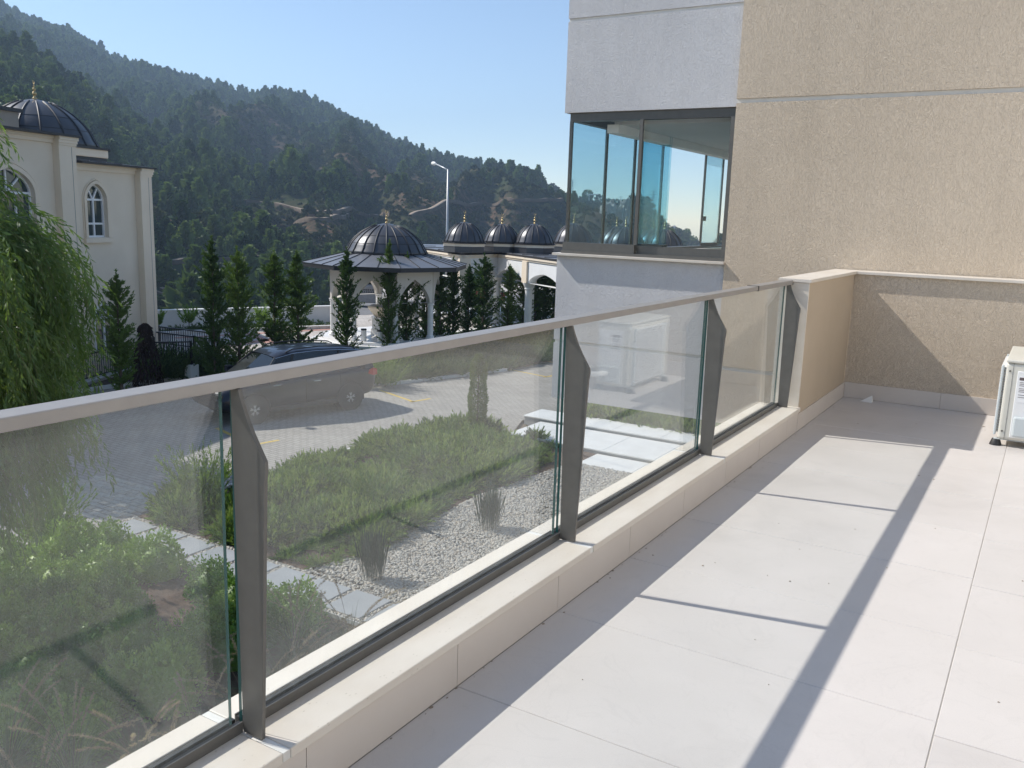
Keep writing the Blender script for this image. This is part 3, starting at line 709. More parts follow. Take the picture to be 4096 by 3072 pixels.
P = np.stack([x, y, z - .5], 1)[ok]; idk = idx[ok]
xe, ye, ze_, ae = forest_pts(26000, 120, 900, .8); be = bare_at(xe, ye, ze_); ke = (be > .12) | (fbm(xe * .02, ye * .02, 3) < .42)
ke &= ae < az(880); te = np.full(len(xe), 1e9)
for q in TRK[::2]: te = np.minimum(te, (xe - q[0]) ** 2 + (ye - q[1]) ** 2)
ke &= te > 4
P2_ = np.stack([xe, ye, ze_ - .6], 1)[ke]; P = np.concatenate([P, P2_]); idk = np.concatenate([idk, rg.integers(4, 7, len(P2_))]); n = len(P)
rot = np.stack([rg.normal(0, .04, n), rg.normal(0, .04, n), rg.uniform(0, 6.28, n)], 1)
scatter('forest', P, rot, np.clip(rg.lognormal(-.62, .30, n), .28, 1.25) * np.where(rg.random(n) < .5, .85, 1.1), idk, src, 'dark pine forest and scrub covering the far mountain slope')

# named trees, pylons and rocks on the right-hand crest (seen through the glazed corner)
def ridge_tree(px, py, r, h, w, label, seed):
    d = ray(px, py); d = d / math.hypot(d[0], d[1]); x, y = d[0] * r, d[1] * r; z = float(hgt(x, y))
    t = thing('crest_tree', label, 'tree', (x, y, z - .4), 0, 'trees standing out on the crest')
    rg = np.random.default_rng(seed); n = 260
    u = unit(rg.normal(size=(n, 3))); rad = (.25 + .75 * rg.random(n) ** .6)[:, None]; P = u * rad * [w / 2, w / 2, h * .36] + [0, 0, h * .64]
    V, F = cards(P, unit(u + rg.normal(size=(n, 3)) * .4), h * .16, h * .14, rg)
    link_mesh('crown', fast_mesh('crown', V, F, M['pine']), t)
    G().tube([(0, 0, 0), (0, 0, h * .55)], [h * .04, h * .02], 6).obj('trunk', M['bark'], t, world=False)
crest = [(2350, 785, 700, 20, 14, 'large round tree by the small pavilion on the crest'), (2398, 790, 690, 15, 13, 'smaller round tree right of the pavilion on the crest'), (2435, 800, 690, 11, 14, 'low broad tree on the crest near the middle pane'),
         (2468, 800, 680, 11, 12, 'tree on the crest above the bare rocks'), (2500, 806, 680, 10, 13, 'tree at the crest before the folded panes'), (2548, 826, 670, 12, 14, 'tree on the crest behind the folded panes'),
         (2590, 842, 650, 12, 13, 'tree at the crest where the slope turns down'), (2632, 878, 620, 12, 13, 'tree on the falling crest left of the last pylon'), (2662, 890, 610, 10, 11, 'tree on the falling crest above the last dome'),
         (2694, 902, 600, 11, 12, 'dense tree halfway down the falling crest'), (2722, 912, 600, 10, 11, 'tree in the lower part of the falling crest'), (2748, 922, 600, 13, 8, 'pointed tree near the end of the crest'), (2772, 938, 595, 9, 11, 'last low tree at the end of the crest')]
for i, c in enumerate(crest): ridge_tree(c[0], c[1], c[2], c[3] * .55, c[4] * .55, c[5], seed=300 + i)
M['pylon'] = mat('pylon_steel', (.30, .33, .36), rough=.5, metal=.3)
def pylon(px, ptop, pbase, r, label):
    d = ray(px, pbase); d = d / math.hypot(d[0], d[1]); x, y = d[0] * r, d[1] * r; z0 = d[2] * r; h = (pbase - ptop) / FPX * r * 1.0 + 4
    t = thing('power_pylon', label, 'pylon', (x, y, z0 - 4), math.atan2(d[1], d[0]) + math.pi / 2, 'power pylons on the crest')
    g = G(); w = h * .075
    def wz(q): return w * (1 - q) + w * .16 * q
    for sx in (-1, 1):
        for sy in (-1, 1): g.bar((sx * wz(0), sy * wz(0), 0), (sx * wz(1), sy * wz(1), h), .028 * h / 2)
    for i in range(8):
        q0, q1 = i / 8, (i + 1) / 8
        for sy in (-1, 1):
            g.bar((-wz(q0), sy * wz(q0), q0 * h), (wz(q1), sy * wz(q1), q1 * h), .008 * h); g.bar((wz(q0), sy * wz(q0), q0 * h), (-wz(q1), sy * wz(q1), q1 * h), .008 * h)
    g.obj('lattice_tower', M['pylon'], t, world=False)['kind'] = 'stuff'
    for q, ww in ((.98, .14), (.86, .17), (.74, .15)):
        G().bar((-ww * h, 0, q * h), (ww * h, 0, q * h), .014 * h).obj('cross_arm', M['pylon'], t, world=False)
pylon(2288, 722, 780, 700, 'lattice power pylon at the left end of the crest by the bay edge')
pylon(2482, 786, 812, 700, 'small distant power pylon above the tree-covered rocks on the crest')
pylon(2609, 767, 850, 690, 'tall power pylon seen through the folded panes')
pav = thing('pavilion', 'small flat-roofed open pavilion between two trees on the crest', 'pavilion', (0, 0, 0))
d = ray(2371, 792); d = d / math.hypot(d[0], d[1]) * 695; pav.location = Vector(d)
for q in (-3.2, 3.2): G().box(q - .3, q + .3, -.3, .3, -5, 2.3).obj('pillar', M['white_paint'], pav, world=False)
G().box(-5, 5, -2.5, 2.5, 2.3, 2.9).obj('roof', M['white_paint'], pav, world=False)
M['rock'] = mat('pale_rock', (.33, .27, .22), (.50, .44, .38), 1.2, .9, bump=.6, bscale=3, bdist=.1)
rg = random.Random(5)
for i, (px, py, s, lab) in enumerate(((2448, 868, 5, 'pale rock outcrop beside the second finial'), (2470, 858, 5.5, 'pale rock outcrop between the two near finials'), (2478, 876, 4, 'small pale rock under the crest'), (2630, 893, 4, 'pale rock left of the last finial'), (2690, 918, 5, 'pinkish rock on the falling crest'), (2645, 905, 3.5, 'pale rock behind the last dome'))):
    c = march(px, py)
    t = G(); me_ = []
    for k2 in range(7):
        a1 = rg.uniform(0, 6.28); hh = s * rg.uniform(.7, 1.5); ww = s * rg.uniform(.35, .7)
        cx, cy = c[0] + s * .8 * math.cos(a1), c[1] + s * .8 * math.sin(a1); nn = 6
        t.add([(cx + ww * rg.uniform(.6, 1.2) * math.cos(j), cy + ww * rg.uniform(.6, 1.2) * math.sin(j), c[2] - 3) for j in [k3 * 1.047 for k3 in range(nn)]] + [(cx + ww * .5 * rg.uniform(.4, 1.2) * math.cos(j), cy + ww * .5 * rg.uniform(.4, 1.2) * math.sin(j), c[2] + hh * rg.uniform(.6, 1)) for j in [k3 * 1.047 for k3 in range(nn)]],
              [(j, (j + 1) % nn, nn + (j + 1) % nn, nn + j) for j in range(nn)] + [tuple(range(nn, 2 * nn))])
    o = t.obj('rock_outcrop', M['rock']); tag(o, lab, 'rock', 'rock outcrops below the crest')

# ================================================================== TERRACE: courtyard, mosque, fountain kiosk, arcade
M['zinc'] = mat('dark_lead_sheet', (.055, .057, .066), (.075, .078, .088), 1.5, .38, metal=.25, spec=.6, bump=.05, bscale=8)
M['zinc_roof'] = mat('grey_lead_roof', (.16, .165, .18), (.20, .205, .22), 1.5, .42, metal=.3)
M['zinc_dark'] = mat('black_roof_edge', (.022, .022, .026), rough=.5)
M['gold'] = mat('polished_gold', (.50, .37, .19), rough=.32, metal=1.0)
M['mosque_wall'] = mat('cream_stone_cladding', (.74, .64, .51), (.80, .70, .57), 1.2, .75, bump=.08)
M['mosque_trim'] = mat('cream_moulding', (.76, .65, .51), (.80, .69, .55), 2, .65)
M['white_wall'] = mat('white_render', (.74, .74, .73), (.80, .80, .79), 2, .7)
M['marble'] = mat('white_marble', (.72, .71, .69), (.82, .81, .79), 3, .35)
M['kiosk_wall'] = mat('kiosk_cream_wall', (.66, .62, .56), (.71, .67, .61), 2, .7)
M['pvc'] = mat('white_window_frame', (.80, .81, .83), rough=.35)
M['win'] = mat('dark_green_window_glass', (.035, .055, .055), rough=.06, spec=.8)
M['black_iron'] = mat('black_iron', (.012, .013, .016), rough=.4, metal=.3)
M['red_bench'] = mat('red_painted_slats', (.22, .045, .03), (.27, .06, .04), 6, .5)
M['kerb'] = mat('pale_kerb_stone', (.52, .51, .49), (.60, .59, .57), 4, .8)

def pave_mat(name, c1, c2, joint, bw, bh, ms=.02, bumpd=.006, bands=None):
    m, nt, b = new_mat(name); b.inputs['Roughness'].default_value = .85; b.inputs['Specular IOR Level'].default_value = .2
    vec = _coord(nt)
    br = nt.nodes.new('ShaderNodeTexBrick'); nt.links.new(vec, br.inputs['Vector'])
    br.inputs['Scale'].default_value = 1.0; br.inputs['Brick Width'].default_value = bw; br.inputs['Row Height'].default_value = bh
    br.inputs['Mortar Size'].default_value = ms * bh; br.inputs['Mortar Smooth'].default_value = .2; br.inputs['Bias'].default_value = 0
    br.inputs['Color1'].default_value = (*c1, 1); br.inputs['Color2'].default_value = (*c2, 1); br.inputs['Mortar'].default_value = (*joint, 1)
    dirt = _ramp(nt, _noise(nt, vec, .9, 6, .6), [(.3, .78), (.75, 1.08)])
    nt.links.new(_mix(nt, 1.0, br.outputs['Color'], dirt, 'MULTIPLY'), b.inputs['Base Color'])
    inv = _math(nt, 'SUBTRACT', 1.0, br.outputs['Fac']); _bump(nt, b, inv, .8, bumpd); return m
M['court'] = pave_mat('courtyard_paving', (.50, .46, .42), (.58, .54, .50), (.36, .33, .30), .24, .12, .06)
M['paver'] = pave_mat('concrete_paver_field', (.34, .318, .288), (.385, .36, .328), (.235, .218, .195), .22, .11, .10, .008)
M['asphalt'] = mat('asphalt', (.15, .15, .155), (.19, .19, .195), 3, .9, bump=.3, bscale=90)
M['red_pave'] = mat('red_paver_band', (.38, .20, .16), (.46, .26, .21), 6, .85)

def xy(px, py, z): q = on_z(px, py, z); return (q.x, q.y)
def flat(name, pts, z, m, th=.0, kind='structure'):
    g = G(); n = len(pts)
    if th: g.prism(pts, z - th, z)
    else: g.add([(x, y, z) for x, y in pts], [tuple(range(n))])
    o = g.obj(name, m); tag(o, kind=kind); return o
NEAR = [(-26.5, 8.0), (-23.5, 17.6), xy(640, 1403, GC), xy(868, 1436, GC), (-20.3, 21.5), (-19.9, 26.0), (-19.6, 46.0)]
FARL = [(-19.6, 62.0), (-30, 55), (-37, 45), xy(1420, 1236, GC), xy(1345, 1288, GC), xy(900, 1300, GC), xy(560, 1313, GC), (-44, 17)]
def signed(p): return sum(p[i][0] * p[(i + 1) % len(p)][1] - p[(i + 1) % len(p)][0] * p[i][1] for i in range(len(p)))
poly = NEAR + FARL
if signed(poly) < 0: poly = poly[::-1]
flat('courtyard', poly, GC, M['court'], .55)
g = G()
def strip(g, a, b, w, z):
    a = Vector((a[0], a[1], 0)); b = Vector((b[0], b[1], 0)); n_ = (b - a).normalized(); n_ = Vector((-n_.y, n_.x, 0)) * w / 2
    g.add([(*(a + n_).xy, z), (*(b + n_).xy, z), (*(b - n_).xy, z), (*(a - n_).xy, z)], [(0, 3, 2, 1)])
for a, b, w in (((700, 1352), (1420, 1312), .35), ((860, 1392), (1120, 1352), .45), ((640, 1335), (980, 1318), .25), ((1080, 1372), (1010, 1340), .35)): strip(g, xy(*a, GC), xy(*b, GC), w, GC + .004)
o = g.obj('red_paving_band', M['red_pave']); tag(o, kind='structure')
flat('asphalt_road', [xy(1405, 1262, GC), xy(2420, 1222, GC), xy(2420, 1160, GC), xy(1405, 1214, GC)][::-1], GC + .006, M['asphalt'])
flat('plaza_paving', [xy(1700, 1262, GC), xy(2300, 1246, GC), xy(2300, 1226, GC), xy(1700, 1236, GC)][::-1], GC + .012, M['marble'])

# --- shapes with arched openings
def arch_z(t, rise, point=.2): t = abs(t); return rise * (math.sqrt(max(0, 1 - t * t)) * (1 - point) + (1 - t) * point)
def arch_panel(g, x0, x1, z0, z1, cx, hw, sill, spring, rise, y0, y1, m=0, n=14, point=.2):
    """wall slab in the local x-z plane, y0 (front) to y1, with one arched hole"""
    xs = [cx - hw * math.cos(math.pi * i / n) for i in range(n + 1)]; zs = [spring + arch_z((x - cx) / hw, rise, point) for x in xs]
    def quad(a, b, c, d, flip=False): g.add([a, b, c, d], [(0, 1, 2, 3)], m)
    for y in (y0, y1):
        if x0 < cx - hw: quad((x0, y, z0), (cx - hw, y, z0), (cx - hw, y, z1), (x0, y, z1))
        if x1 > cx + hw: quad((cx + hw, y, z0), (x1, y, z0), (x1, y, z1), (cx + hw, y, z1))
        if sill > z0: quad((cx - hw, y, z0), (cx + hw, y, z0), (cx + hw, y, sill), (cx - hw, y, sill))
        for i in range(n): quad((xs[i], y, zs[i]), (xs[i + 1], y, zs[i + 1]), (xs[i + 1], y, z1), (xs[i], y, z1))
    ring = [(cx - hw, sill)] + list(zip(xs, zs)) + [(cx + hw, sill)]
    for (xa, za), (xb, zb) in zip(ring[:-1], ring[1:]):
        if abs(xa - xb) + abs(za - zb) > 1e-6: quad((xa, y0, za), (xb, y0, zb), (xb, y1, zb), (xa, y1, za))
    if sill > z0: quad((cx - hw, y0, sill), (cx + hw, y0, sill), (cx + hw, y1, sill), (cx - hw, y1, sill))
    for xa, za, xb, zb in ((x0, z0, x0, z1), (x1, z0, x1, z1), (x0, z1, x1, z1), (x0, z0, x1, z0)): quad((xa, y0, za), (xb, y0, zb), (xb, y1, zb), (xa, y1, za))
    return g
def arch_ring(g, cx, hw, z0, spring, rise, w, y0, y1, m=0, n=14, point=.2, bottom=False):
    t = [-math.cos(math.pi * i / n) for i in range(n + 1)]
    inn = [(cx - hw, z0)] + [(cx + hw * q, spring + arch_z(q, rise, point)) for q in t] + [(cx + hw, z0)]
    out = [(cx - hw - w, z0)] + [(cx + (hw + w) * q, spring + arch_z(q, rise + w, point)) for q in t] + [(cx + hw + w, z0)]
    k = len(inn)
    for i in range(k - 1):
        a, b, c, d = inn[i], inn[i + 1], out[i + 1], out[i]
        g.add([(a[0], y0, a[1]), (b[0], y0, b[1]), (c[0], y0, c[1]), (d[0], y0, d[1]), (a[0], y1, a[1]), (b[0], y1, b[1]), (c[0], y1, c[1]), (d[0], y1, d[1])],
              [(0, 1, 2, 3), (0, 4, 5, 1), (3, 2, 6, 7)], m)
    return g
def arch_window(par, cx, hw, sill, spring, rise, y, mull, tr, spokes, y_s=0.0):
    g = G(); t = [-math.cos(math.pi * i / 12) for i in range(13)]
    pts = [(cx - hw, sill)] + [(cx + hw * q, spring + arch_z(q, rise)) for q in t] + [(cx + hw, sill)]
    w = G(); n = len(pts); w.add([(x, y, z) for x, z in pts] + [(x, y + .02, z) for x, z in pts], [tuple(range(n)), tuple(range(2 * n - 1, n - 1, -1))])
    win = w.obj('window', M['win'], par, world=False)
    arch_ring(G(), cx, hw - .045, sill, spring, rise - .045, .045, y - .05, y - .001).box(cx - hw, cx + hw, y - .05, y - .001, sill, sill + .05).obj('window_frame', M['pvc'], win, world=False)
    for z in tr: G().box(cx - hw + .04, cx + hw - .04, y - .045, y - .002, z - .028, z + .028).obj('transom', M['pvc'], win, world=False)
    for x in mull: G().box(x - .025, x + .025, y - .046, y - .002, sill + .05, spring).obj('mullion', M['pvc'], win, world=False)
    for q in spokes:
        a = math.radians(q); L = 1 / max(1e-3, math.hypot(math.cos(a) / hw, math.sin(a) / rise))
        G().bar((cx, y - .024, spring), (cx + L * math.cos(a) * .97, y - .024, spring + L * math.sin(a) * .97), .04, .044).obj('spoke', M['pvc'], win, world=False)
    return win
def dome_prof(R, H, n=12):
    P = []
    for i in range(n + 1):
        t = i / n; r = R * (max(0, 1 - t ** 1.75)) ** .64 * (1 + .045 * max(0, 1 - t * 6)); P.append((max(r, .015), H * t))
    return P
def dome(par, c, R, H, ribs, mroof=None, a0=0.0, world=False, fin=1.0, seam=True):
    pr = dome_prof(R, H)
    d = G().lathe(pr, c, 48).obj('dome', M['zinc'], par, world=world, smooth=True)
    for k in range(ribs):
        a = a0 + 2 * math.pi * k / ribs
        r_ = G().tube([(c[0] + (r + .012) * math.cos(a), c[1] + (r + .012) * math.sin(a), c[2] + z) for r, z in pr[:-1]], max(.018, R * .019), 5).obj('rib', M['zinc_dark'], d, world=False, smooth=True)
    if seam:
        for q in (4, 7):
            r, z = pr[q]; G().lathe([(r + .006, z - .012), (r + .009, z), (r + .004, z + .012)], c, 48, cap=False).obj('seam', M['zinc_dark'], d, world=False)
    s = fin; f = G()
    f.lathe([(.085 * s, 0), (.05 * s, .05 * s), (.02 * s, .09 * s), (.06 * s, .13 * s), (.07 * s, .165 * s), (.05 * s, .205 * s), (.018 * s, .235 * s), (.045 * s, .265 * s), (.052 * s, .29 * s), (.035 * s, .32 * s), (.013 * s, .345 * s), (.03 * s, .37 * s), (.033 * s, .385 * s), (.01 * s, .41 * s), (.008 * s, .44 * s)], (c[0], c[1], c[2] + H - .02), 12)
    fo_ = f.obj('finial', M['gold'], d, world=False, smooth=True)
    cz = c[2] + H + .48 * s; cr = .055 * s
    u = Vector((math.cos(.4), math.sin(.4), 0))
    G().tube([(c[0] + u.x * cr * math.sin(q), c[1] + u.y * cr * math.sin(q), cz - cr * math.cos(q)) for q in [(-2.5 + 5.0 * i / 14) for i in range(15)]], [.003 * s + .014 * s * math.sin(math.pi * i / 14) for i in range(15)], 6).obj('crescent', M['gold'], d, world=False, smooth=True)
    return d

# --- mosque on the left
_c0 = on_z(614, 1400, GC); _d = Vector(ray(2900, 892)); _d.z = 0; _d.normalize()
MQ = thing('mosque', 'cream stone mosque with arched windows and a ribbed dark dome at the left edge', 'mosque', (_c0.x, _c0.y, 0), math.atan2(_d.y, _d.x))
mk_local = MQ.matrix_world
_inv = (Matrix.Translation(MQ.location) @ Matrix.Rotation(MQ.rotation_euler[2], 4, 'Z')).inverted()
def loc(px, py, dep): return _inv @ at_depth(px, py, dep)
g = G(); arch_panel(g, -3.3, -.02, -5.2, 1.0, -2.33, .425, -.97, .10, .45, 0, .2)
g.box(-3.3, -.02, .32, 9.0, -5.2, 1.0); g.obj('wall', M['mosque_wall'], MQ, world=False)
g = G(); arch_panel(g, -9.0, -3.3, -5.2, 1.65, -5.50, .80, -1.7, .20, .62, 0, .2); g.box(-13, -3.3, .32, 9.0, -5.2, 1.65).box(-13, -9.0, 0, .32, -5.2, 1.65)
g.obj('wall', M['mosque_wall'], MQ, world=False)
arch_window(MQ, -2.33, .425, -.97, .10, .45, .14, (-2.33,), (.10, -.58), (58, 122))
arch_window(MQ, -5.50, .80, -1.7, .20, .62, .14, (-5.95, -5.22), (.20, -.9), (42, 90, 138))
arch_ring(G(), -2.33, .425, -.97, .10, .45, .10, -.05, -.001).obj('window_surround', M['mosque_trim'], MQ, world=False)
arch_ring(G(), -2.33, .545, -.97, .10, .57, .03, -.025, -.001).obj('outer_moulding', M['mosque_trim'], MQ, world=False)
G().box(-2.92, -1.74, -.09, -.001, -1.12, -.985).obj('window_sill', M['mosque_trim'], MQ, world=False)
arch_ring(G(), -5.50, .80, -1.7, .20, .62, .12, -.05, -.001).obj('window_surround', M['mosque_trim'], MQ, world=False)
arch_ring(G(), -5.50, .95, -1.7, .20, .77, .03, -.025, -.001).obj('outer_moulding', M['mosque_trim'], MQ, world=False)
w3 = arch_window(MQ, -2.33, .42, -4.3, -3.3, .42, -.01, (-2.33,), (-3.3,), (58, 122))
for x0_, x1_, z1_ in ((-.55, 0, .98), (-3.93, -3.29, 1.63), (-8.4, -7.8, 1.63)):
    p_ = G().box(x0_, x1_, -.21, -.002, -5.2, z1_).obj('pilaster', M['mosque_trim'], MQ, world=False)
    G().box(x0_ - .03, x1_ + .04, -.25, -.002, z1_ - .06, z1_ + .02).box(x0_ - .015, x1_ + .02, -.23, -.003, z1_ - .12, z1_ - .0605).obj('capital', M['mosque_trim'], p_, world=False)
    G().box(x1_ - .17, x1_ - .155, -.213, -.2105, -5, z1_ - .15).obj('panel_line', M['zinc_roof'], p_, world=False)
G().box(-3.28, -.56, -.06, -.001, .90, 1.0).box(-3.28, -.56, -.10, -.002, 1.0005, 1.09).obj('cornice', M['mosque_trim'], MQ, world=False)
G().box(-.555, .06, -.27, 9, 1.0005, 1.09).obj('cornice', M['mosque_trim'], MQ, world=False)
G().box(-13, -3.94, -.06, -.001, 1.55, 1.65).box(-13, -3.94, -.10, -.002, 1.651, 1.74).obj('cornice', M['mosque_trim'], MQ, world=False)
G().box(-3.95, -3.22, -.27, 9, 1.651, 1.74).obj('cornice', M['mosque_trim'], MQ, world=False)
G().box(-3.2, .13, -.33, 9.1, 1.0905, 1.14).obj('roof_edge', M['zinc_dark'], MQ, world=False)
G().add([(-3.2, -.31, 1.142), (.11, -.31, 1.142), (.11, 9, 1.142), (-.8, 5, 1.55), (-3.2, 5, 1.55)], [(0, 1, 3, 4), (1, 2, 3)]).obj('lean_to_roof', M['zinc_dark'], MQ, world=False)
for x_ in (-2.9, -2.2, -1.5): G().bar((x_, -.31, 1.155), (x_, 5, 1.565), .03).obj('roof_seam', M['zinc_roof'], MQ, world=False)
G().box(-13, -3.16, -.33, 9.1, 1.7405, 1.80).obj('roof_edge', M['zinc_dark'], MQ, world=False)
q = loc(72, 450, 30.0)
G().box(-12, q.x, q.y, q.y + 5, 1.8, q.z).obj('upper_wall', mat('grey_beige_wall', (.27, .24, .21), (.31, .28, .24), 2, .8), MQ, world=False)
G().box(-12, q.x + .12, q.y - .12, q.y + 5.1, q.z + .001, q.z + .12).obj('upper_roof', M['zinc_dark'], MQ, world=False)
dc = loc(150, 560, 32.2); DR = 1.98
zb = at_depth(150, 583, 32.2).z
oct_ = lambda r: [(dc.x + r * math.cos(math.radians(22.5 + 45 * i)), dc.y + r * math.sin(math.radians(22.5 + 45 * i))) for i in range(8)]
G().prism(oct_(2.42), zb - .36, zb - .07).obj('drum', M['mosque_trim'], MQ, world=False, bevel=.03)
G().prism(oct_(2.52), zb - .069, zb).obj('drum_edge', M['zinc_dark'], MQ, world=False)
G().prism(oct_(2.36), 1.0, zb - .361).obj('drum_base', M['zinc_dark'], MQ, world=False)
dome(MQ, (dc.x, dc.y, zb + .002), DR, 1.66, 16, fin=1.2)

# --- fountain kiosk
kc = at_depth(1545, 1300, 32.3); KX, KY = kc.x, kc.y
dh = Vector((KX, KY, 0)).normalized(); lf = Vector((-dh.y, dh.x, 0))
a0k = math.atan2(lf.y, lf.x)
def kdir(deg): return lf * math.cos(math.radians(deg)) - dh * math.sin(math.radians(deg))
KI = thing('fountain_kiosk', 'octagonal white ablution kiosk with pointed arches, wide eaves and dark ribbed dome', 'kiosk', (KX, KY, GC))
def koct(r, z): return [(KX + (kdir(9 + 45 * k) * r).x, KY + (kdir(9 + 45 * k) * r).y, z) for k in range(8)]
def kprism(g, r, z0, z1, r2=None):
    a, b = koct(r, z0), koct(r2 or r, z1); g.add(a + b, [tuple(range(8)), tuple(range(15, 7, -1))] + [(i, (i + 1) % 8, 8 + (i + 1) % 8, 8 + i) for i in range(8)]); return g
kprism(G(), 2.75, GC + .001, GC + .10).obj('step', M['marble'], KI); kprism(G(), 2.45, GC + .101, GC + .19).obj('step', M['marble'], KI)
zt = -1.93; z_eave = -1.80; RWK = 1.92
zcap = at_depth(1440, 1206, 30.7).z; zapx = at_depth(1490, 1113, 30.6).z; zfl = GC + .19
for k in range(8):
    a = kdir(9 + 45 * k) * RWK; b = kdir(9 + 45 * (k + 1)) * RWK
    A = Vector((KX + a.x, KY + a.y, 0)); B = Vector((KX + b.x, KY + b.y, 0)); L = (B - A).length; mid = (A + B) / 2
    an = math.atan2((B - A).y, (B - A).x); MM = Matrix.Translation(mid) @ Matrix.Rotation(an, 4, 'Z')
    g = G(); arch_panel(g, -L / 2, L / 2, zcap, zt, 0, L / 2 - .10, zcap, zcap, zapx - zcap, -.11, .11, point=.45); g.v = [tuple(MM @ Vector(v)) for v in g.v]
    g.obj('arched_wall', M['kiosk_wall'], KI)
    cx, cy = A.x, A.y
    G().lathe([(.17, 0), (.17, .05), (.13, .08), (.145, .11), (.105, .15), (.10, zcap - zfl - .12), (.125, zcap - zfl - .09), (.12, zcap - zfl - .05), (.155, zcap - zfl)], (cx, cy, zfl), 16).obj('column', M['marble'], KI, auto=True)
kprism(G(), 2.05, zt + .001, zt + .06).obj('cornice', M['white_wall'], KI)
g = G(); kprism(g, 2.92, zt + .0, z_eave - .06); g.obj('eave_soffit', M['white_wall'], KI)
kprism(G(), 2.97, z_eave - .15, z_eave - .0).obj('fascia', M['zinc_dark'], KI)
zd = at_depth(1545, 1012, 31.3).z
r_ = kprism(G(), 3.0, z_eave + .001, zd, 1.40).obj('eave_roof', M['zinc_roof'], KI)
for k in range(8):
    for q in (0, .33, .66):
        p0 = Vector(koct(3.0, z_eave + .012)[k]).lerp(Vector(koct(3.0, z_eave + .012)[(k + 1) % 8]), q); p1 = Vector(koct(1.4, zd + .012)[k]).lerp(Vector(koct(1.4, zd + .012)[(k + 1) % 8]), q)
        G().bar(p0, p1, .022, .02).obj('roof_seam', M['zinc_dark'], r_, world=False)
dome(KI, (KX, KY, zd - .02), 1.40, at_depth(1545, 888, 32.3).z - zd, 20, a0=a0k, world=True, fin=.85)
for c_ in KI.children:
    if c_.name.startswith('dome'): kd = c_
FT = thing('ablution_fountain', 'cream marble fountain block with brass taps inside the kiosk', 'fountain', (KX, KY, zfl))
hexp = lambda r, z: [(KX + r * math.cos(a0k + .3 + math.pi / 3 * i), KY + r * math.sin(a0k + .3 + math.pi / 3 * i), z) for i in range(6)]
def hexlathe(g, prof):
    V = []; 
    for r, z in prof: V += hexp(r, z)
    k = len(prof); g.add(V, [tuple(range(5, -1, -1)), tuple(range(6 * k - 6, 6 * k))] + [(i * 6 + j, i * 6 + (j + 1) % 6, (i + 1) * 6 + (j + 1) % 6, (i + 1) * 6 + j) for i in range(k - 1) for j in range(6)]); return g
hexlathe(G(), [(.58, zfl + .001), (.58, zfl + .22), (.54, zfl + .24), (.54, zfl + .62), (.60, zfl + .66)]).obj('pedestal', M['marble'], FT)
hexlathe(G(), [(.42, zfl + .661), (.70, zfl + 1.0), (.70, zfl + 1.06)]).obj('basin', M['mosque_trim'], FT)
for i in range(6):
    p = Vector(hexp(.56, zfl + .55)[i]); q = Vector((KX, KY, p.z)); o_ = (p - q).normalized()
    G().tube([p, p + o_ * .09, p + o_ * .1 + Vector((0, 0, -.05))], .012, 6).obj('tap', mat('brushed_brass', (.5, .4, .22), rough=.3, metal=1.0) if i == 0 else bpy.data.materials['brushed_brass'], FT)
def stool(px, py, h, label):
    q = on_z(px, py, zfl); t = thing('stool', label, 'stool', q, 0, 'stools round the fountain')
    G().lathe([(.095, 0.001), (.095, h)], (0, 0, 0), 14).obj('seat_body', M['marble'], t, world=False, auto=True)
    G().lathe([(.10, h + .001), (.10, h + .05)], (0, 0, 0), 14).obj('seat_top', M['black_iron'], t, world=False, auto=True)
stool(1455, 1364, .38, 'round white stool with black top beside the left column of the kiosk'); stool(1520, 1370, .38, 'round white stool with black top in front of the marble fountain')

# --- arcade with small domes
P2 = on_z(1985, 1290, GC); P2.z = 0
def solve(px, base, dirv):
    lo, hi = 0.0, 25.0
    for _ in range(50):
        m_ = (lo + hi) / 2; w_ = base + dirv * m_; c = RW @ np.array([w_.x, w_.y, -2.0]); x_ = c[0] / c[2] * FPX + 2048
        s0 = RW @ np.array([base.x, base.y, -2.0]); x0_ = s0[0] / s0[2] * FPX + 2048
        if abs(x_ - x0_) < abs(px - x0_): lo = m_
        else: hi = m_
    return base + dirv * lo
u = Vector((.83, -.56, 0)).normalized(); vY = Vector((0, -1, 0))
P1 = solve(1853, P2, vY); P0 = solve(1600, P1, -u); P3 = P2 + u * 13.5
AR_ = thing('domed_arcade', 'white arcaded portico with cream cornice and rows of small dark domes behind the trees', 'arcade', (P2.x, P2.y, GC))
ze = at_depth(1990, 1003, 39.2).z; zw = ze - .08
zsp = at_depth(1960, 1105, 38.5).z; zap = at_depth(1930, 1063, 38.5).z
def bay(A, B, first=True, last=False, hw=None):
    L = (B - A).length; an = math.atan2((B - A).y, (B - A).x); MM = Matrix.Translation((A + B) / 2) @ Matrix.Rotation(an, 4, 'Z')
    hw = hw or L / 2 - .28
    def put(g, name, m): g.v = [tuple(MM @ Vector(v)) for v in g.v]; return g.obj(name, m, AR_)
    g = G(); arch_panel(g, -L / 2 + .001, L / 2 - .001, zsp, zw - .14, 0, hw, zsp, zsp, zap - zsp, -.16, .16, point=.25); put(g, 'arched_wall', M['white_wall'])
    g = G(); g.box(-L / 2 - .05, L / 2 + .05, -.20, .20, zw - .139, zw - .07).box(-L / 2 - .08, L / 2 + .08, -.24, .24, zw - .069, zw); put(g, 'cornice', M['mosque_trim'])
def column(P):
    G().lathe([(.24, 0), (.24, .08), (.18, .13), (.20, .18), (.155, .24), (.15, zsp - GC - .30), (.18, zsp - GC - .26), (.17, zsp - GC - .2), (.26, zsp - GC - .02), (.26, zsp - GC - .001)], (P.x, P.y, GC + .002), 18).obj('column', M['marble'], AR_, auto=True)
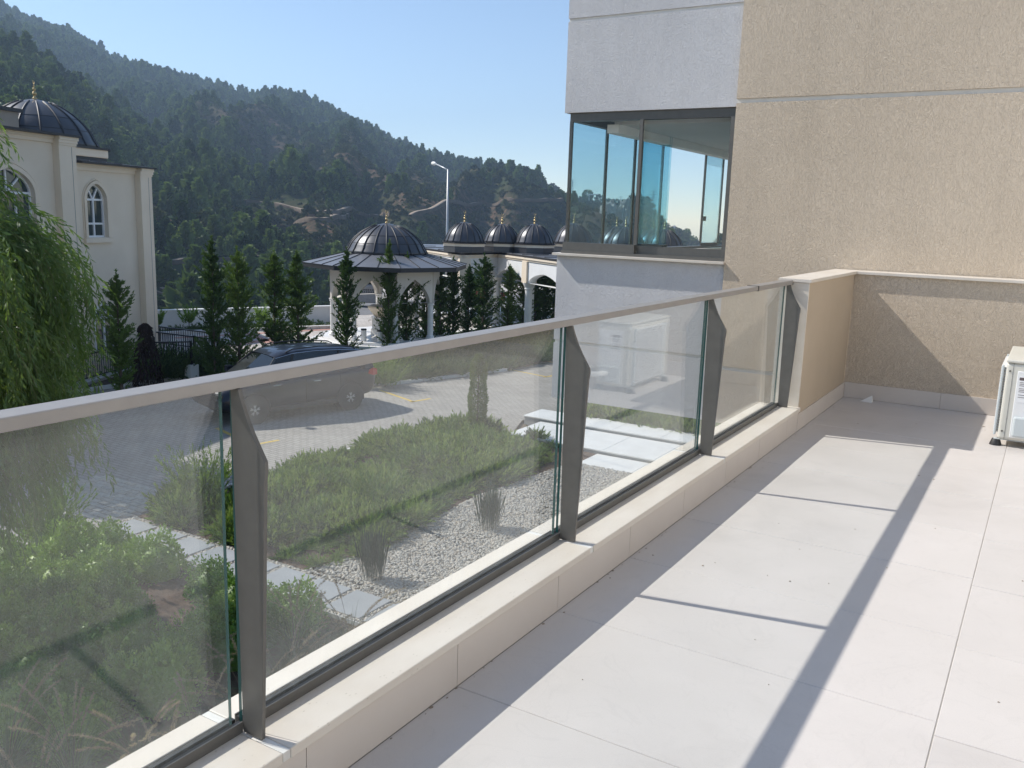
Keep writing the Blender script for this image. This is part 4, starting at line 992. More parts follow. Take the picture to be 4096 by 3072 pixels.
def pil(P, ang_):
    MM = Matrix.Translation(P) @ Matrix.Rotation(ang_, 4, 'Z'); g = G(); g.box(-.22, .22, -.24, .24, zsp + .0, zw - .142); g.v = [tuple(MM @ Vector(v)) for v in g.v]; g.obj('pilaster', M['mosque_trim'], AR_)
an_u = math.atan2(u.y, u.x)
pts = [P0, P0.lerp(P1, .5), P1, P2]
LC = (solve(2118, P2, u) - P2).length
for i in range(1, 5): pts.append(P2 + u * LC * i)
for A, B in zip(pts[:-1], pts[1:]): bay(A, B)
for i, P in enumerate(pts): column(P)
for P in (pts[1], pts[2], pts[4], pts[5], pts[6]): pil(P, an_u)
nrm = Vector((u.y, -u.x, 0)); nrm = nrm if nrm.dot(Vector((0, 1, 0))) > 0 else -nrm
bk = [p + nrm * 3.1 for p in (pts[0], pts[1])] + [P1 + nrm * 3.1 + Vector((-1.5, 0, 0)) * 0, P2 + nrm * 3.1] + [P2 + nrm * 3.1 + u * LC * i for i in (1, 2, 3, 4)]
for P in bk: column(P)
for A, B in zip(bk[:-1], bk[1:]): bay(A, B)
outl = [pts[0], P1, P2, pts[-1], bk[-1], bk[3], bk[2], bk[0]]
cc = sum(outl, Vector()) / len(outl)
def off(p, k): 
    return p + k
fr = [pts[0] - nrm * .32, P1 - nrm * .32 + Vector((.25, 0, 0)), P2 - nrm * .32 + Vector((.3, 0, 0)), pts[-1] - nrm * .32]
br = [bk[-1] + nrm * .32, bk[0] + nrm * .32]
ring = fr + br; k = len(ring)
if signed([(p.x, p.y) for p in ring]) < 0: ring = ring[::-1]
G().prism([(p.x, p.y) for p in ring], zw + .001, ze).obj('roof_slab', M['zinc_dark'], AR_)
G().prism([(p.x, p.y) for p in ring], ze + .001, ze + .02).obj('roof', M['zinc_roof'], AR_)
for A, B, n_ in ((fr[0], fr[1], 5), (fr[1], fr[2], 4), (fr[2], fr[3], 12)):
    for i in range(n_):
        p = A.lerp(B, (i + .5) / n_); q = p + nrm * 1.2
        G().bar((p.x, p.y, ze + .03), (q.x, q.y, ze + .03), .04, .03).obj('roof_seam', M['zinc_dark'], AR_)
zdb = ze + .42
for (px, py, s_) in ((1857, 968, 1.0), (2007, 969, .95), (2136, 974, 1.0), (2293, 972, 1.08), (2463, 985, 1.0), (2499, 990, 1.0), (2654, 996, .96), (2610, 990, .95)):
    c = on_z(px, py, zdb)
    g = G(); R_ = .80 * s_ * 1.12
    o8 = lambda r: [(c.x + r * math.cos(math.radians(45 * i + 10)), c.y + r * math.sin(math.radians(45 * i + 10))) for i in range(8)]
    dr = G().prism(o8(R_), ze + .02, zdb - .16).obj('drum', M['zinc'], AR_)
    G().prism(o8(R_ * 1.02), zdb - .159, zdb - .045).obj('drum_cornice', M['mosque_trim'], dr, world=False)
    G().prism(o8(R_ * 1.08), zdb - .044, zdb).obj('drum_edge', M['zinc_dark'], dr, world=False)
    d_ = dome(AR_, (c.x, c.y, zdb + .001), .80 * s_, .84 * s_, 16, world=True, fin=.82, seam=False)

# --- courtyard furniture
def bench(px, py, label, rz):
    q = on_z(px, py, GC); t = thing('bench', label, 'bench', q, rz, 'red benches in the courtyard')
    for i in range(4): G().box(-.75, .75, -.22 + i * .1, -.14 + i * .1, .40, .43).obj('seat_slat', M['red_bench'], t, world=False)
    for i in range(4): G().box(-.75, .75, .20 + i * .012, .23 + i * .012, .50 + i * .11, .59 + i * .11).obj('back_slat', M['red_bench'], t, world=False)
    for x_ in (-.6, .6):
        G().bar((x_, -.18, 0), (x_, -.18, .40), .05).obj('leg', M['black_iron'], t, world=False); G().bar((x_, .18, 0), (x_, .26, .95), .05).obj('leg', M['black_iron'], t, world=False)
bench(1955, 1243, 'red slatted bench left of the round arcade column', .3); bench(2195, 1275, 'red slatted bench close to the grey bay wall', .2)
q = on_z(1473, 1226, GC)
DU = thing('dumpster', 'galvanised waste container on wheels with its lid open behind the kiosk', 'dumpster', q, math.atan2(q.y, q.x) - math.pi / 2 - .12)
mgal = mat('galvanised_sheet', (.28, .29, .31), (.34, .35, .37), 8, .5, metal=.5)
G().add([(-.62, -.42, .22), (.62, -.42, .22), (.62, .42, .22), (-.62, .42, .22), (-.70, -.50, 1.02), (.70, -.50, 1.02), (.70, .50, 1.02), (-.70, .50, 1.02)], [(0, 3, 2, 1), (0, 1, 5, 4), (1, 2, 6, 5), (2, 3, 7, 6), (3, 0, 4, 7)]).obj('body', mgal, DU, world=False)
for a, b in (((-.73, -.53, 1.02), (.73, -.53, 1.02)), ((.73, -.53, 1.02), (.73, .53, 1.02)), ((-.73, .53, 1.02), (.73, .53, 1.02)), ((-.73, -.53, 1.02), (-.73, .53, 1.02))): G().bar(a, b, .05).obj('rim', mgal, DU, world=False)
G().tube([(-.7, .55, 1.1), (-.62, .66, 1.35), (-.2, .72, 1.5), (.2, .72, 1.5), (.6, .66, 1.38), (.68, .55, 1.1)], .03, 6).obj('lid_hoop', mgal, DU, world=False)
G().box(-.66, .66, .56, .60, 1.05, 1.48).obj('open_lid', M['black_iron'], DU, world=False)
for w_, z_ in ((.8, .86), (.95, .76)):                   # stencilled lines, unreadable at this distance
    for i in range(9): G().box(-w_ / 2 + i * w_ / 9, -w_ / 2 + (i + .7) * w_ / 9, -.492 + (0.88 - z_) * .1, -.470, z_ - .03, z_ + .03).obj('stencil_mark', M['black_iron'], DU, world=False)
for sx in (-.5, .5):
    for sy in (-.32, .32): G().tube([(sx - .03, sy, .09), (sx + .03, sy, .09)], .09, 10).obj('wheel', M['rubber'], DU, world=False)
# street lamp
lb = on_z(1783, 1243, GC); dep = float((RW @ np.array(lb))[2]); tp = at_depth(1798, 683, dep)
LP = thing('street_lamp', 'tall grey street lamp with one angled arm behind the arcade', 'street lamp', (lb.x, lb.y, GC))
G().tube([(lb.x, lb.y, GC), (lb.x, lb.y, tp.z)], [.075, .045], 10).obj('pole', mat('galvanised_pole', (.45, .46, .47), rough=.45, metal=.4), LP, smooth=True)
he = at_depth(1742, 655, dep); top_ = Vector((lb.x, lb.y, tp.z)); 
G().tube([top_ - Vector((0, 0, .03)), he], [.04, .03], 8).obj('arm', bpy.data.materials['galvanised_pole'], LP, smooth=True)
dd = (he - top_).normalized(); dd2 = Vector((dd.x, dd.y, dd.z * .45)).normalized()
G().tube([he - dd * .05, he + dd2 * .06, he + dd2 * .2, he + dd2 * .34, he + dd2 * .38], [.04, .07, .10, .085, .03], 10).obj('lamp_head', M['white_paint'], LP, smooth=True)

# far terrace wall, planter kerb
FW = thing('terrace_wall', 'long low white wall with bright coping along the far edge of the courtyard', 'wall', (-30, 25, GC))
a_ = on_z(560, 1313, GC); b_ = on_z(900, 1301, GC); c_ = on_z(1348, 1286, GC)
for p, q, y0_, y1_ in ((a_, b_, 1268, 1253), (b_, c_, 1253, 1235)):
    h = .50
    G().bar((p.x, p.y, GC + h / 2 - .02), (q.x, q.y, GC + h / 2 - .02), .18, h + .3).obj('wall_section', M['white_wall'], FW)
    G().bar((p.x, p.y, GC + h + .157), (q.x, q.y, GC + h + .157), .26, .05).obj('coping', M['white_paint'], FW)
PK = thing('planter_kerb', 'pale kerb edging the planting strip below the terrace wall', 'kerb', (-29, 24, GC))
k0, k1, k2 = on_z(560, 1345, GC), on_z(900, 1328, GC), on_z(1345, 1312, GC)
for p, q in ((k0, k1), (k1, k2)):
    for i in range(12):
        s_ = p.lerp(q, i / 12 + .002); e_ = p.lerp(q, (i + 1) / 12 - .002); G().bar((s_.x, s_.y, GC + .06), (e_.x, e_.y, GC + .06), .22, .12).obj('kerb_stone', M['kerb'], PK)

# iron railings
def railing(A, B, h, n, label, posts=(0, 1), zb=.06):
    A = Vector(A); B = Vector(B); t = thing('iron_railing', label, 'railing', A, 0, 'black iron railings before the mosque'); up = Vector((0, 0, 1)); D = B - A
    G().bar(up * h, D + up * h, .05, .04).obj('top_rail', M['black_iron'], t, world=False); G().bar(up * zb, D + up * zb, .03, .03).obj('bottom_rail', M['black_iron'], t, world=False)
    for i in range(1, n): p = D * (i / n); G().bar(p + up * zb, p + up * h, .014).obj('baluster', M['black_iron'], t, world=False)
    for q in posts: p = D * q; G().bar(p, p + up * (h + .04), .06).obj('post', M['black_iron'], t, world=False)
A = on_z(620, 1402, GC); B = on_z(872, 1436, GC); dA = float((RW @ np.array(A.lerp(B, .6)))[2]); hr = at_depth(778, 1344, dA).z - GC
railing(A, B, hr, 30, 'black iron railing along the raised courtyard edge', (0, .64, 1))
off2 = Vector((-1.0, .9, 0)); railing(A + off2, B + off2, hr, 26, 'second black railing just behind the courtyard edge railing', (0, 1))
A = at_depth(766, 1458, 25.6); B = at_depth(618, 1436, 25.2); hr2 = at_depth(766, 1364, 25.6).z - A.z; B.z = A.z
railing(A, B, hr2, 15, 'lower black railing ending at the white pillar by the parked car', (0, 1))
A2 = on_z(618, 1442, GZ0 + .15); B2 = on_z(60, 1606, GZ0 + .15)
railing(A2, B2, .72, 62, 'long black railing on the low wall beneath the willow', (0, .33, .66, 1))
LW = thing('low_street_wall', 'low grey wall with pale coping under the long black railing', 'low wall', A2)
G().bar((A2.x, A2.y, GZ0 + .02), (B2.x, B2.y, GZ0 + .02), .22, .2).obj('wall', M['grey_wall'], LW); G().bar((A2.x, A2.y, GZ0 + .135), (B2.x, B2.y, GZ0 + .135), .30, .03).obj('coping', M['kerb'], LW)
RWL = thing('retaining_wall', 'white retaining wall holding up the courtyard behind the parked car', 'wall', NEAR[3] + (GC,))
for p, q in zip(NEAR[2:-1], NEAR[3:]):
    G().bar((p[0], p[1], GC - .30), (q[0], q[1], GC - .30), .22, .68).obj('wall_section', M['white_wall'], RWL); G().bar((p[0], p[1], GC + .055), (q[0], q[1], GC + .055), .30, .03).obj('coping', M['white_paint'], RWL)
G().box(A.x - .14, A.x + .14, A.y - .14, A.y + .14, GZ0 - .02, A.z + .0).obj('white_pillar', M['white_paint'], RWL)

# ================================================================== STREET AND PARKING
PV = [(-12.28, -6), (-12.28, 15.6), (-11.3, 16.9), (-10.3, 16.95), (-10.9, 18.5), (-9.9, 19.15), (-9.6, 21.5), (-6.5, 21.5), (-6.5, 40), (-14.4, 40), (-15.2, 24.3), (-16.4, 20.2), (-17.4, 18.7), (-20.6, 17.5), (-21.6, 16.4), (-21.9, 15.0), (-22.3, 9), (-19.6, 3), (-19, -6)]
flat('parking_pavement', PV if signed(PV) > 0 else PV[::-1], GZ0, M['paver'])
VG = [(-14.2, 40), (-15.0, 24.3), (-16.2, 20.2), (-17.3, 18.6), (-20.5, 17.4), (-21.5, 16.3), (-21.8, 15.0), (-22.2, 9), (-26, 9), (-23.6, 17.7), (-22.6, 18.1), (-20.5, 18.6), (-20.2, 21.5), (-19.8, 26), (-19.5, 40)]
M['soil'] = mat('dark_planting_soil', (.045, .032, .022), (.09, .062, .042), 5, .95, bump=.5, bscale=30)
M['mulch'] = mat('red_brown_mulch', (.055, .035, .024), (.11, .068, .046), 9, .95, bump=.8, bscale=45, bdist=.02)
flat('verge', VG if signed(VG) > 0 else VG[::-1], GZ0 + .05, M['soil'], .12)
vk = thing('verge_kerb', 'pale kerb stones between the parking bay and the planted verge', 'kerb', (-16.4, 20.2, GZ0))
for p, q in zip(VG[1:7], VG[2:8]):
    L = math.hypot(q[0] - p[0], q[1] - p[1]); n = max(1, int(L / .8))
    for i in range(n):
        s_ = (p[0] + (q[0] - p[0]) * (i / n + .004), p[1] + (q[1] - p[1]) * (i / n + .004)); e_ = (p[0] + (q[0] - p[0]) * ((i + 1) / n - .004), p[1] + (q[1] - p[1]) * ((i + 1) / n - .004))
        G().bar((*s_, GZ0 + .03), (*e_, GZ0 + .03), .14, .12).obj('kerb_stone', M['kerb'], vk)
M['yellow'] = mat('worn_yellow_paint', (.62, .42, .08), (.50, .38, .14), 14, .8)
g = G()
for a, b in (((-16.05, 19.13), (-14.3, 18.47)), ((-14.36, 18.40), (-14.22, 19.12)), ((-15.6, 24.7), (-13.4, 24.2)), ((-13.45, 24.1), (-13.3, 24.9)), ((-16.0, 13.3), (-14.2, 12.75)), ((-14.25, 12.6), (-14.1, 13.4)), ((-15.1, 26.9), (-13.2, 26.6))): strip(g, a, b, .10, GZ0 + .004)
o = g.obj('parking_line', M['yellow']); tag(o, kind='structure')
# real pavers where they are near enough to tell apart
pav_o = bpy.data.objects['parking_pavement']
rnd = random.Random(9)
zig = [(-.112, -.048), (-.04, -.062), (.04, -.048), (.112, -.062), (.104, 0), (.112, .048), (.04, .062), (-.04, .048), (-.112, .062), (-.104, 0)]
pm = []
for k_ in range(3):
    s_ = 1 - .05 * k_ * .3; g = G(); n = len(zig); g.add([(x * s_, y * s_, 0) for x, y in zig] + [(x * s_ * .965, y * s_ * .94, .012) for x, y in zig], [(i, (i + 1) % n, n + (i + 1) % n, n + i) for i in range(n)] + [tuple(range(n, 2 * n))])
    pm.append(g.mesh('paver', mat('concrete_paver_%s' % ('light', 'mid', 'warm')[k_], ((.47, .44, .38), (.42, .395, .35), (.46, .415, .345))[k_], ((.40, .375, .33), (.36, .34, .30), (.40, .355, .30))[k_], 6, .85, bump=.3, bscale=80)))
for j in range(18):
    for i in range(10):
        x = -14.6 + .232 * i + (.058 if j % 2 else -.058); y = 7.3 + .132 * j
        if x > -12.38: continue
        o = link_mesh('paver', rnd.choice(pm), pav_o); o.location = (x, y, GZ0 + rnd.uniform(-.004, .002)); o.rotation_euler = (rnd.uniform(-.008, .008), rnd.uniform(-.008, .008), rnd.uniform(-.015, .015))

# ================================================================== GARDEN
GD = [(-12.2, 2.0), (-4.5, 2.0), (-4.5, 17.0), (-10.4, 17.2), (-11.2, 16.9), (-12.2, 15.6)]
flat('garden_soil', GD if signed(GD) > 0 else GD[::-1], GZ0 + .03, M['mulch'], .1)
ge = thing('garden_edge', 'thin pale concrete edging between garden and paved parking', 'edging', (-12.22, 9, GZ0))
for a, b in (((-12.24, 2), (-12.24, 7.5)), ((-12.24, 8.9), (-12.24, 15.6)), ((-12.24, 15.6), (-11.25, 16.9))): G().bar((*a, GZ0 + .02), (*b, GZ0 + .02), .06, .12).obj('edging_strip', M['kerb'], ge)
ge2 = thing('metal_edging', 'thin grey metal edging strip along the stepping stone path', 'edging', (-9, 7.6, GZ0))
G().bar((-10.4, 7.60, GZ0 + .04), (-5.0, 7.60, GZ0 + .04), .008, .09).obj('strip', M['kerb'], ge2)
M['slab'] = mat('blue_grey_slab', (.27, .28, .29), (.31, .32, .33), 3, .6, bump=.06, bscale=120)
path = bpy.data.objects.new('path', None); C.objects.link(path); path['kind'] = 'structure'
for k in range(-2, 9):
    cx = -10.40 + .665 * k; o = tile_obj('stepping_slab', cx - .293, cx + .293, 7.70 + rnd.uniform(-.01, .01), 8.32 + rnd.uniform(-.01, .01), GZ0 + .02, GZ0 + .075, M['slab'], path, .004)
# pale stone landing: broad steps beyond the gravel
LND = bpy.data.objects.new('stepped_path', None); C.objects.link(LND); LND['kind'] = 'structure'
M['pale_slab'] = mat('white_limestone_slab', (.66, .65, .62), (.74, .73, .70), 3, .5)
M['riser'] = mat('grey_riser', (.30, .31, .31), (.36, .37, .37), 3, .7)
for y0_, y1_, xl_, z_ in ((15.6, 16.62, -7.9, .05), (16.64, 18.18, -10.2, .13), (18.2, 19.1, -10.7, .21)):
    xs = xl_
    while xs < -4.6:
        xe = min(xs + 1.2, -4.6); tile_obj('step_slab', xs + .002, xe - .002, y0_, y1_, GZ0 + z_ - .03, GZ0 + z_, M['pale_slab'], LND, .004); xs += 1.2
    G().box(xl_ + .02, -4.6, y0_ + .02, y1_, GZ0 - .02, GZ0 + z_ - .031).obj('riser', M['riser'], LND)

# gravel: real pebbles
gp = [(-8.35, 8.55), (-6.0, 8.5), (-4.6, 8.5), (-4.6, 15.7), (-8.0, 15.7), (-8.35, 12.6), (-8.15, 9.4)]
def inpoly(x, y, poly):
    c = np.zeros(len(x), bool); n = len(poly)
    for i in range(n):
        x0, y0 = poly[i]; x1, y1 = poly[(i + 1) % n]
        k = ((y0 > y) != (y1 > y)) & (x < (x1 - x0) * (y - y0) / (y1 - y0 + 1e-12) + x0); c ^= k
    return c
rg = np.random.default_rng(21)
flat('gravel_bed', gp if signed(gp) > 0 else gp[::-1], GZ0 + .036, mat('gravel_base', (.20, .185, .16), (.30, .28, .25), 30, .95, bump=.6, bscale=60))
x = rg.uniform(-8.4, -4.6, 60000); y = rg.uniform(7.4, 15.7, 60000)
k = inpoly(x, y, gp) | ((y < 8.5) & (y > 7.62) & (rg.random(60000) < .9)) 
x, y = x[k], y[k]
x2 = rg.uniform(-12.15, -8.3, 9000); y2 = rg.uniform(7.62, 8.42, 9000); x = np.concatenate([x, x2]); y = np.concatenate([y, y2])
n = len(x)
def pebble(i):
    r = np.random.default_rng(i); import bmesh
    bm = bmesh.new(); bmesh.ops.create_icosphere(bm, subdivisions=1, radius=1)
    for v in bm.verts: v.co *= r.uniform(.8, 1.15); v.co.z *= .6; v.co.x *= 1.25
    me = bpy.data.meshes.new('pebble'); bm.to_mesh(me); bm.free()
    me.polygons.foreach_set('use_smooth', [True] * len(me.polygons)); me.materials.append(M['peb'][i % 3]); return me
M['peb'] = [mat('pebble_pale', (.38, .355, .31), (.46, .43, .385), 40, .7), mat('pebble_grey', (.24, .235, .22), (.31, .30, .28), 40, .7), mat('pebble_warm', (.35, .295, .235), (.42, .37, .31), 40, .7)]
scatter('gravel', np.stack([x, y, np.full(n, GZ0 + .045) + rg.uniform(-.004, .014, n)], 1), np.stack([rg.uniform(-.5, .5, n), rg.uniform(-.5, .5, n), rg.uniform(0, 6.28, n)], 1),
        rg.uniform(.013, .027, n), rg.choice(6, n, p=[.25, .12, .13, .25, .12, .13]), [pebble(i) for i in range(6)], 'pale rounded gravel below the balcony')

# ------------------------------------------------------------------ plants of the garden
M['juniper'] = leaf_mat('juniper_green', (.10, .18, .045), (.25, .32, .10), .30, .6, .25, nscale=1.2)
M['juniper_dark'] = leaf_mat('shrub_green', (.045, .095, .035), (.11, .165, .06), .25, .6, .25, nscale=1.5)
M['box_leaf'] = leaf_mat('glossy_bright_leaf', (.10, .20, .03), (.25, .37, .07), .16, .45, .35, nscale=2.0)
M['reed'] = leaf_mat('horsetail_green', (.02, .05, .022), (.05, .085, .035), .1, .5, .3, nscale=6)
M['grass_blade'] = leaf_mat('grass_blade', (.035, .07, .022), (.08, .115, .04), .3, .5, .3, nscale=4)
M['plume'] = leaf_mat('seed_plume', (.30, .225, .185), (.42, .33, .28), .4, .9, .1, nscale=6)
M['twig'] = mat('brown_twig', (.10, .065, .04), (.16, .11, .07), 20, .9)
def feather_clump(seed, h, w, stems, per, leaf, mtl, lean=.7, name='clump'):
    rg = np.random.default_rng(seed); Ps, Ds = [], []
    for s in range(stems):
        a = rg.uniform(0, 6.283); L = h * rg.uniform(.55, 1.1); ln = rg.uniform(.15, lean); b = np.array([math.cos(a), math.sin(a), 0]) * w * .25 * rg.random()
        d = np.array([math.cos(a) * ln, math.sin(a) * ln, 1.0]); d /= np.linalg.norm(d)
        t = np.linspace(.12, 1, per) + rg.normal(0, .02, per); P = b + d * (t * L)[:, None] + np.array([0, 0, -1.0]) * (t ** 2 * L * .12 * ln)[:, None]
        q = rg.uniform(0, 6.283, per); side = np.stack([np.cos(q), np.sin(q), np.zeros(per)], 1)
        D = unit(d * 1.0 + side * (.75 * (1 - .6 * t))[:, None] + rg.normal(size=(per, 3)) * .12); Ps.append(P); Ds.append(D)
    P = np.concatenate(Ps); D = np.concatenate(Ds); V, F = cards(P, D, leaf * rg.uniform(.7, 1.2, len(P)), leaf * .22, rg); return fast_mesh(name, V, F, mtl)
cl = [feather_clump(40 + i, .36, .4, 26, 24, .085, M['juniper'], 2.4) for i in range(4)] + [feather_clump(50 + i, .30, .35, 22, 22, .08, M['juniper_dark'], 2.6) for i in range(2)]
bed = [(-12.15, 8.95), (-12.1, 15.4), (-11.2, 16.6), (-9.2, 16.95), (-8.35, 15.5), (-8.55, 12.6), (-8.2, 9.5), (-7.7, 8.55), (-11.2, 8.55)]
x = rg.uniform(-12.3, -8, 5200); y = rg.uniform(8.4, 17, 5200); k = inpoly(x, y, bed); bareb = fbm(x * 1.1, y * 1.1, 3)
k &= (bareb > .43) | (rg.random(5200) < .18); x, y, bb = x[k], y[k], bareb[k]
x3 = rg.uniform(-9.7, -4.8, 1500); y3 = rg.uniform(19.2, 21.4, 1500); x = np.concatenate([x, x3]); y = np.concatenate([y, y3]); bb = np.concatenate([bb, np.full(1500, .6)]); n = len(x)
scatter('juniper_ground_cover', np.stack([x, y, np.full(n, GZ0 + .03)], 1), np.stack([rg.normal(0, .2, n), rg.normal(0, .2, n), rg.uniform(0, 6.28, n)], 1), rg.uniform(.55, 1.05, n) * (.6 + .7 * np.clip((bb - .38) * 4, 0, 1)),
        rg.integers(0, 6, n), cl, 'low feathery juniper ground cover in the long garden bed')
# weeds and low growth on the verge behind the cars
xv = rg.uniform(-21.5, -14.5, 5200); yv = rg.uniform(10, 39, 5200); k = inpoly(xv, yv, VG); xv, yv = xv[k], yv[k]; n = len(xv)
scatter('verge_undergrowth', np.stack([xv, yv, np.full(n, GZ0 + .05)], 1), np.stack([rg.normal(0, .2, n), rg.normal(0, .2, n), rg.uniform(0, 6.28, n)], 1), rg.uniform(.6, 1.5, n), rg.integers(4, 6, n), cl, 'dark low growth under the row of conifers')

def shrub(px, py, h, w, label, seed, cat='shrub', mtl=None, group=None, leaf=.09, z=None, loc=None, stems=70, lean=1.1):
    q = loc or on_z(px, py, GZ0 + .03 if z is None else z); t = thing('shrub', label, cat, q, 0, group)
    link_mesh('foliage', feather_clump(seed, h, w, stems, 34, leaf, mtl or M['juniper_dark'], lean, 'foliage'), t)
    g = G(); r_ = random.Random(seed)
    for _ in range(5): a = r_.uniform(0, 6.28); g.tube([(0, 0, 0), (w * .15 * math.cos(a), w * .15 * math.sin(a), h * .4)], [.012, .006], 5)
    o = g.obj('stems', M['twig'], t, world=False); o['kind'] = 'stuff'; return t
shrub(0, 0, 1.1, .8, 'feathery juniper shrub left of the paved end of the slab path', 61, loc=Vector((-12.2, 6.95, GZ0 + .03)), mtl=M['juniper'], lean=.9, stems=110)
shrub(0, 0, 1.05, .8, 'feathery juniper shrub right of the paved end of the slab path', 62, loc=Vector((-11.95, 9.55, GZ0 + .03)), mtl=M['juniper'], lean=.9, stems=110)
shrub(1540, 1548, 1.15, 1.0, 'light green bushy plant at the kerb behind the dark car', 63, mtl=M['juniper'], stems=120, lean=.9)
shrub(660, 1520, 1.05, 1.2, 'dark shrub before the lower railing left of the white pillar', 64, stems=130, lean=.8, leaf=.12)
shrub(720, 1515, .8, 1.1, 'dark low shrub against the white pillar', 65, stems=120, lean=.8, leaf=.12)
shrub(610, 1525, 1.0, 1.0, 'dark low shrub between the dead conifer and the railing', 66, stems=110, lean=.8, leaf=.12)
shrub(820, 1500, .9, .9, 'low shrub beside the hood of the parked car', 67, stems=90, lean=.8, leaf=.12)
# rounded shrubs with glossy leaves
def mound(seed, r, h, n=1500, leaf=.052, mtl=None):
    rg = np.random.default_rng(seed); u_ = rg.random(n); a = rg.random(n) * 6.283; ph = np.arccos(1 - u_ * .98); lob = 1 + .16 * np.sin(a * 4 + seed) * np.sin(ph * 2) + .10 * np.sin(a * 7 + seed * 2)
    rad = lob * (.80 + .26 * rg.random(n) ** .5)
    N_ = np.stack([np.sin(ph) * np.cos(a), np.sin(ph) * np.sin(a), np.cos(ph)], 1); P = N_ * rad[:, None] * [r, r, h]
    D = unit(N_ * .7 + rg.normal(size=(n, 3)) * .6 + [0, 0, .5]); V, F = cards(P, D, leaf * rg.uniform(.7, 1.25, n), leaf * .52, rg, belly=.55)
    cp = []; cf = []                                                 # solid shell for the inner foliage, added to stop light passing through
    for i in range(6):
        for j in range(10):
            f_ = math.pi / 2 * i / 6 + .0; g_ = 2 * math.pi * j / 10; cp.append((r * .80 * math.cos(f_) * math.cos(g_), r * .80 * math.cos(f_) * math.sin(g_), h * .80 * math.sin(f_)))
    cf = [(i * 10 + j, i * 10 + (j + 1) % 10, (i + 1) * 10 + (j + 1) % 10, (i + 1) * 10 + j) for i in range(5) for j in range(10)]
    V, F = merge([(V, F), (np.array(cp), np.array(cf))]); return fast_mesh('leaves', V, F, mtl or M['box_leaf'])
mm = [mound(70 + i, .33, .46) for i in range(4)]
stem_me = G().tube([(0, 0, 0), (.02, .01, .22)], [.018, .010], 6).tube([(0, 0, .03), (-.10, .06, .25)], [.012, .006], 5).mesh('stem', M['twig'])
rnd = random.Random(12); cnt = 0
desc = ['bright green', 'yellowish green', 'dark green', 'fresh green', 'glossy green']; size_w = ['small', 'medium', 'full', 'broad', 'tall']
where = ['nearest the slab path', 'beside the bare mulch patch', 'in the middle of the shrub bed', 'towards the willow', 'at the edge of the fountain grass']
for j in range(7):
    for i in range(9):
        cx = -11.7 + .56 * i + (.28 if j % 2 else 0) + rnd.uniform(-.10, .10); cy = 4.15 + .50 * j + rnd.uniform(-.08, .08)
        if cy > 7.35 or cx > -7.1: continue
        if math.hypot((cx + 9.3) / .75, (cy - 6.75) / .45) < 1 or math.hypot(cx + 8.3, cy - 6.2) < .3: continue
        s_ = rnd.uniform(.75, 1.15)
        ordn = ('first', 'second', 'third', 'fourth', 'fifth', 'sixth', 'seventh', 'eighth', 'ninth')
        t = thing('rounded_shrub', '%s glossy rounded shrub, %s row from the slab path, %s from the willow side' % (('big', 'small')[s_ < .93], ordn[6 - j], ordn[i]), 'shrub', (cx, cy, GZ0 + .03), rnd.uniform(0, 6.28), 'rounded glossy shrubs in the bed beside the slab path')
        t.scale = (s_, s_, s_ * rnd.uniform(.85, 1.15)); link_mesh('leaves', rnd.choice(mm), t); link_mesh('stem', stem_me, t); cnt += 1
# horsetail reeds in the gravel
def reed(cx, cy, h, r, label, seed):
    t = thing('horsetail_clump', label, 'reed clump', (cx, cy, GZ0 + .04), 0, 'dark upright reed clumps in the gravel'); rg = np.random.default_rng(seed); n = 170
    a = rg.random(n) * 6.283; r *= .72; q = r * np.sqrt(rg.random(n)); P = np.stack([q * np.cos(a), q * np.sin(a), np.zeros(n)], 1); D = unit(np.stack([rg.normal(0, .13, n), rg.normal(0, .13, n), np.ones(n)], 1))
    V, F = cards(P, D, h * rg.uniform(.45, 1.05, n), .013, rg, belly=.85); V2, F2 = cards(P, D, h * rg.uniform(.6, 1.0, n), .014, rg, belly=.8); V, F = merge([(V, F), (V2, F2)])
    link_mesh('stalks', fast_mesh('stalks', V, F, M['reed']), t)
reed(-7.25, 11.35, .75, .24, 'dark upright reed clump alone in the middle of the gravel', 81); reed(-7.45, 8.75, .75, .20, 'dark reed clump in the gravel beside the slab path', 82); 
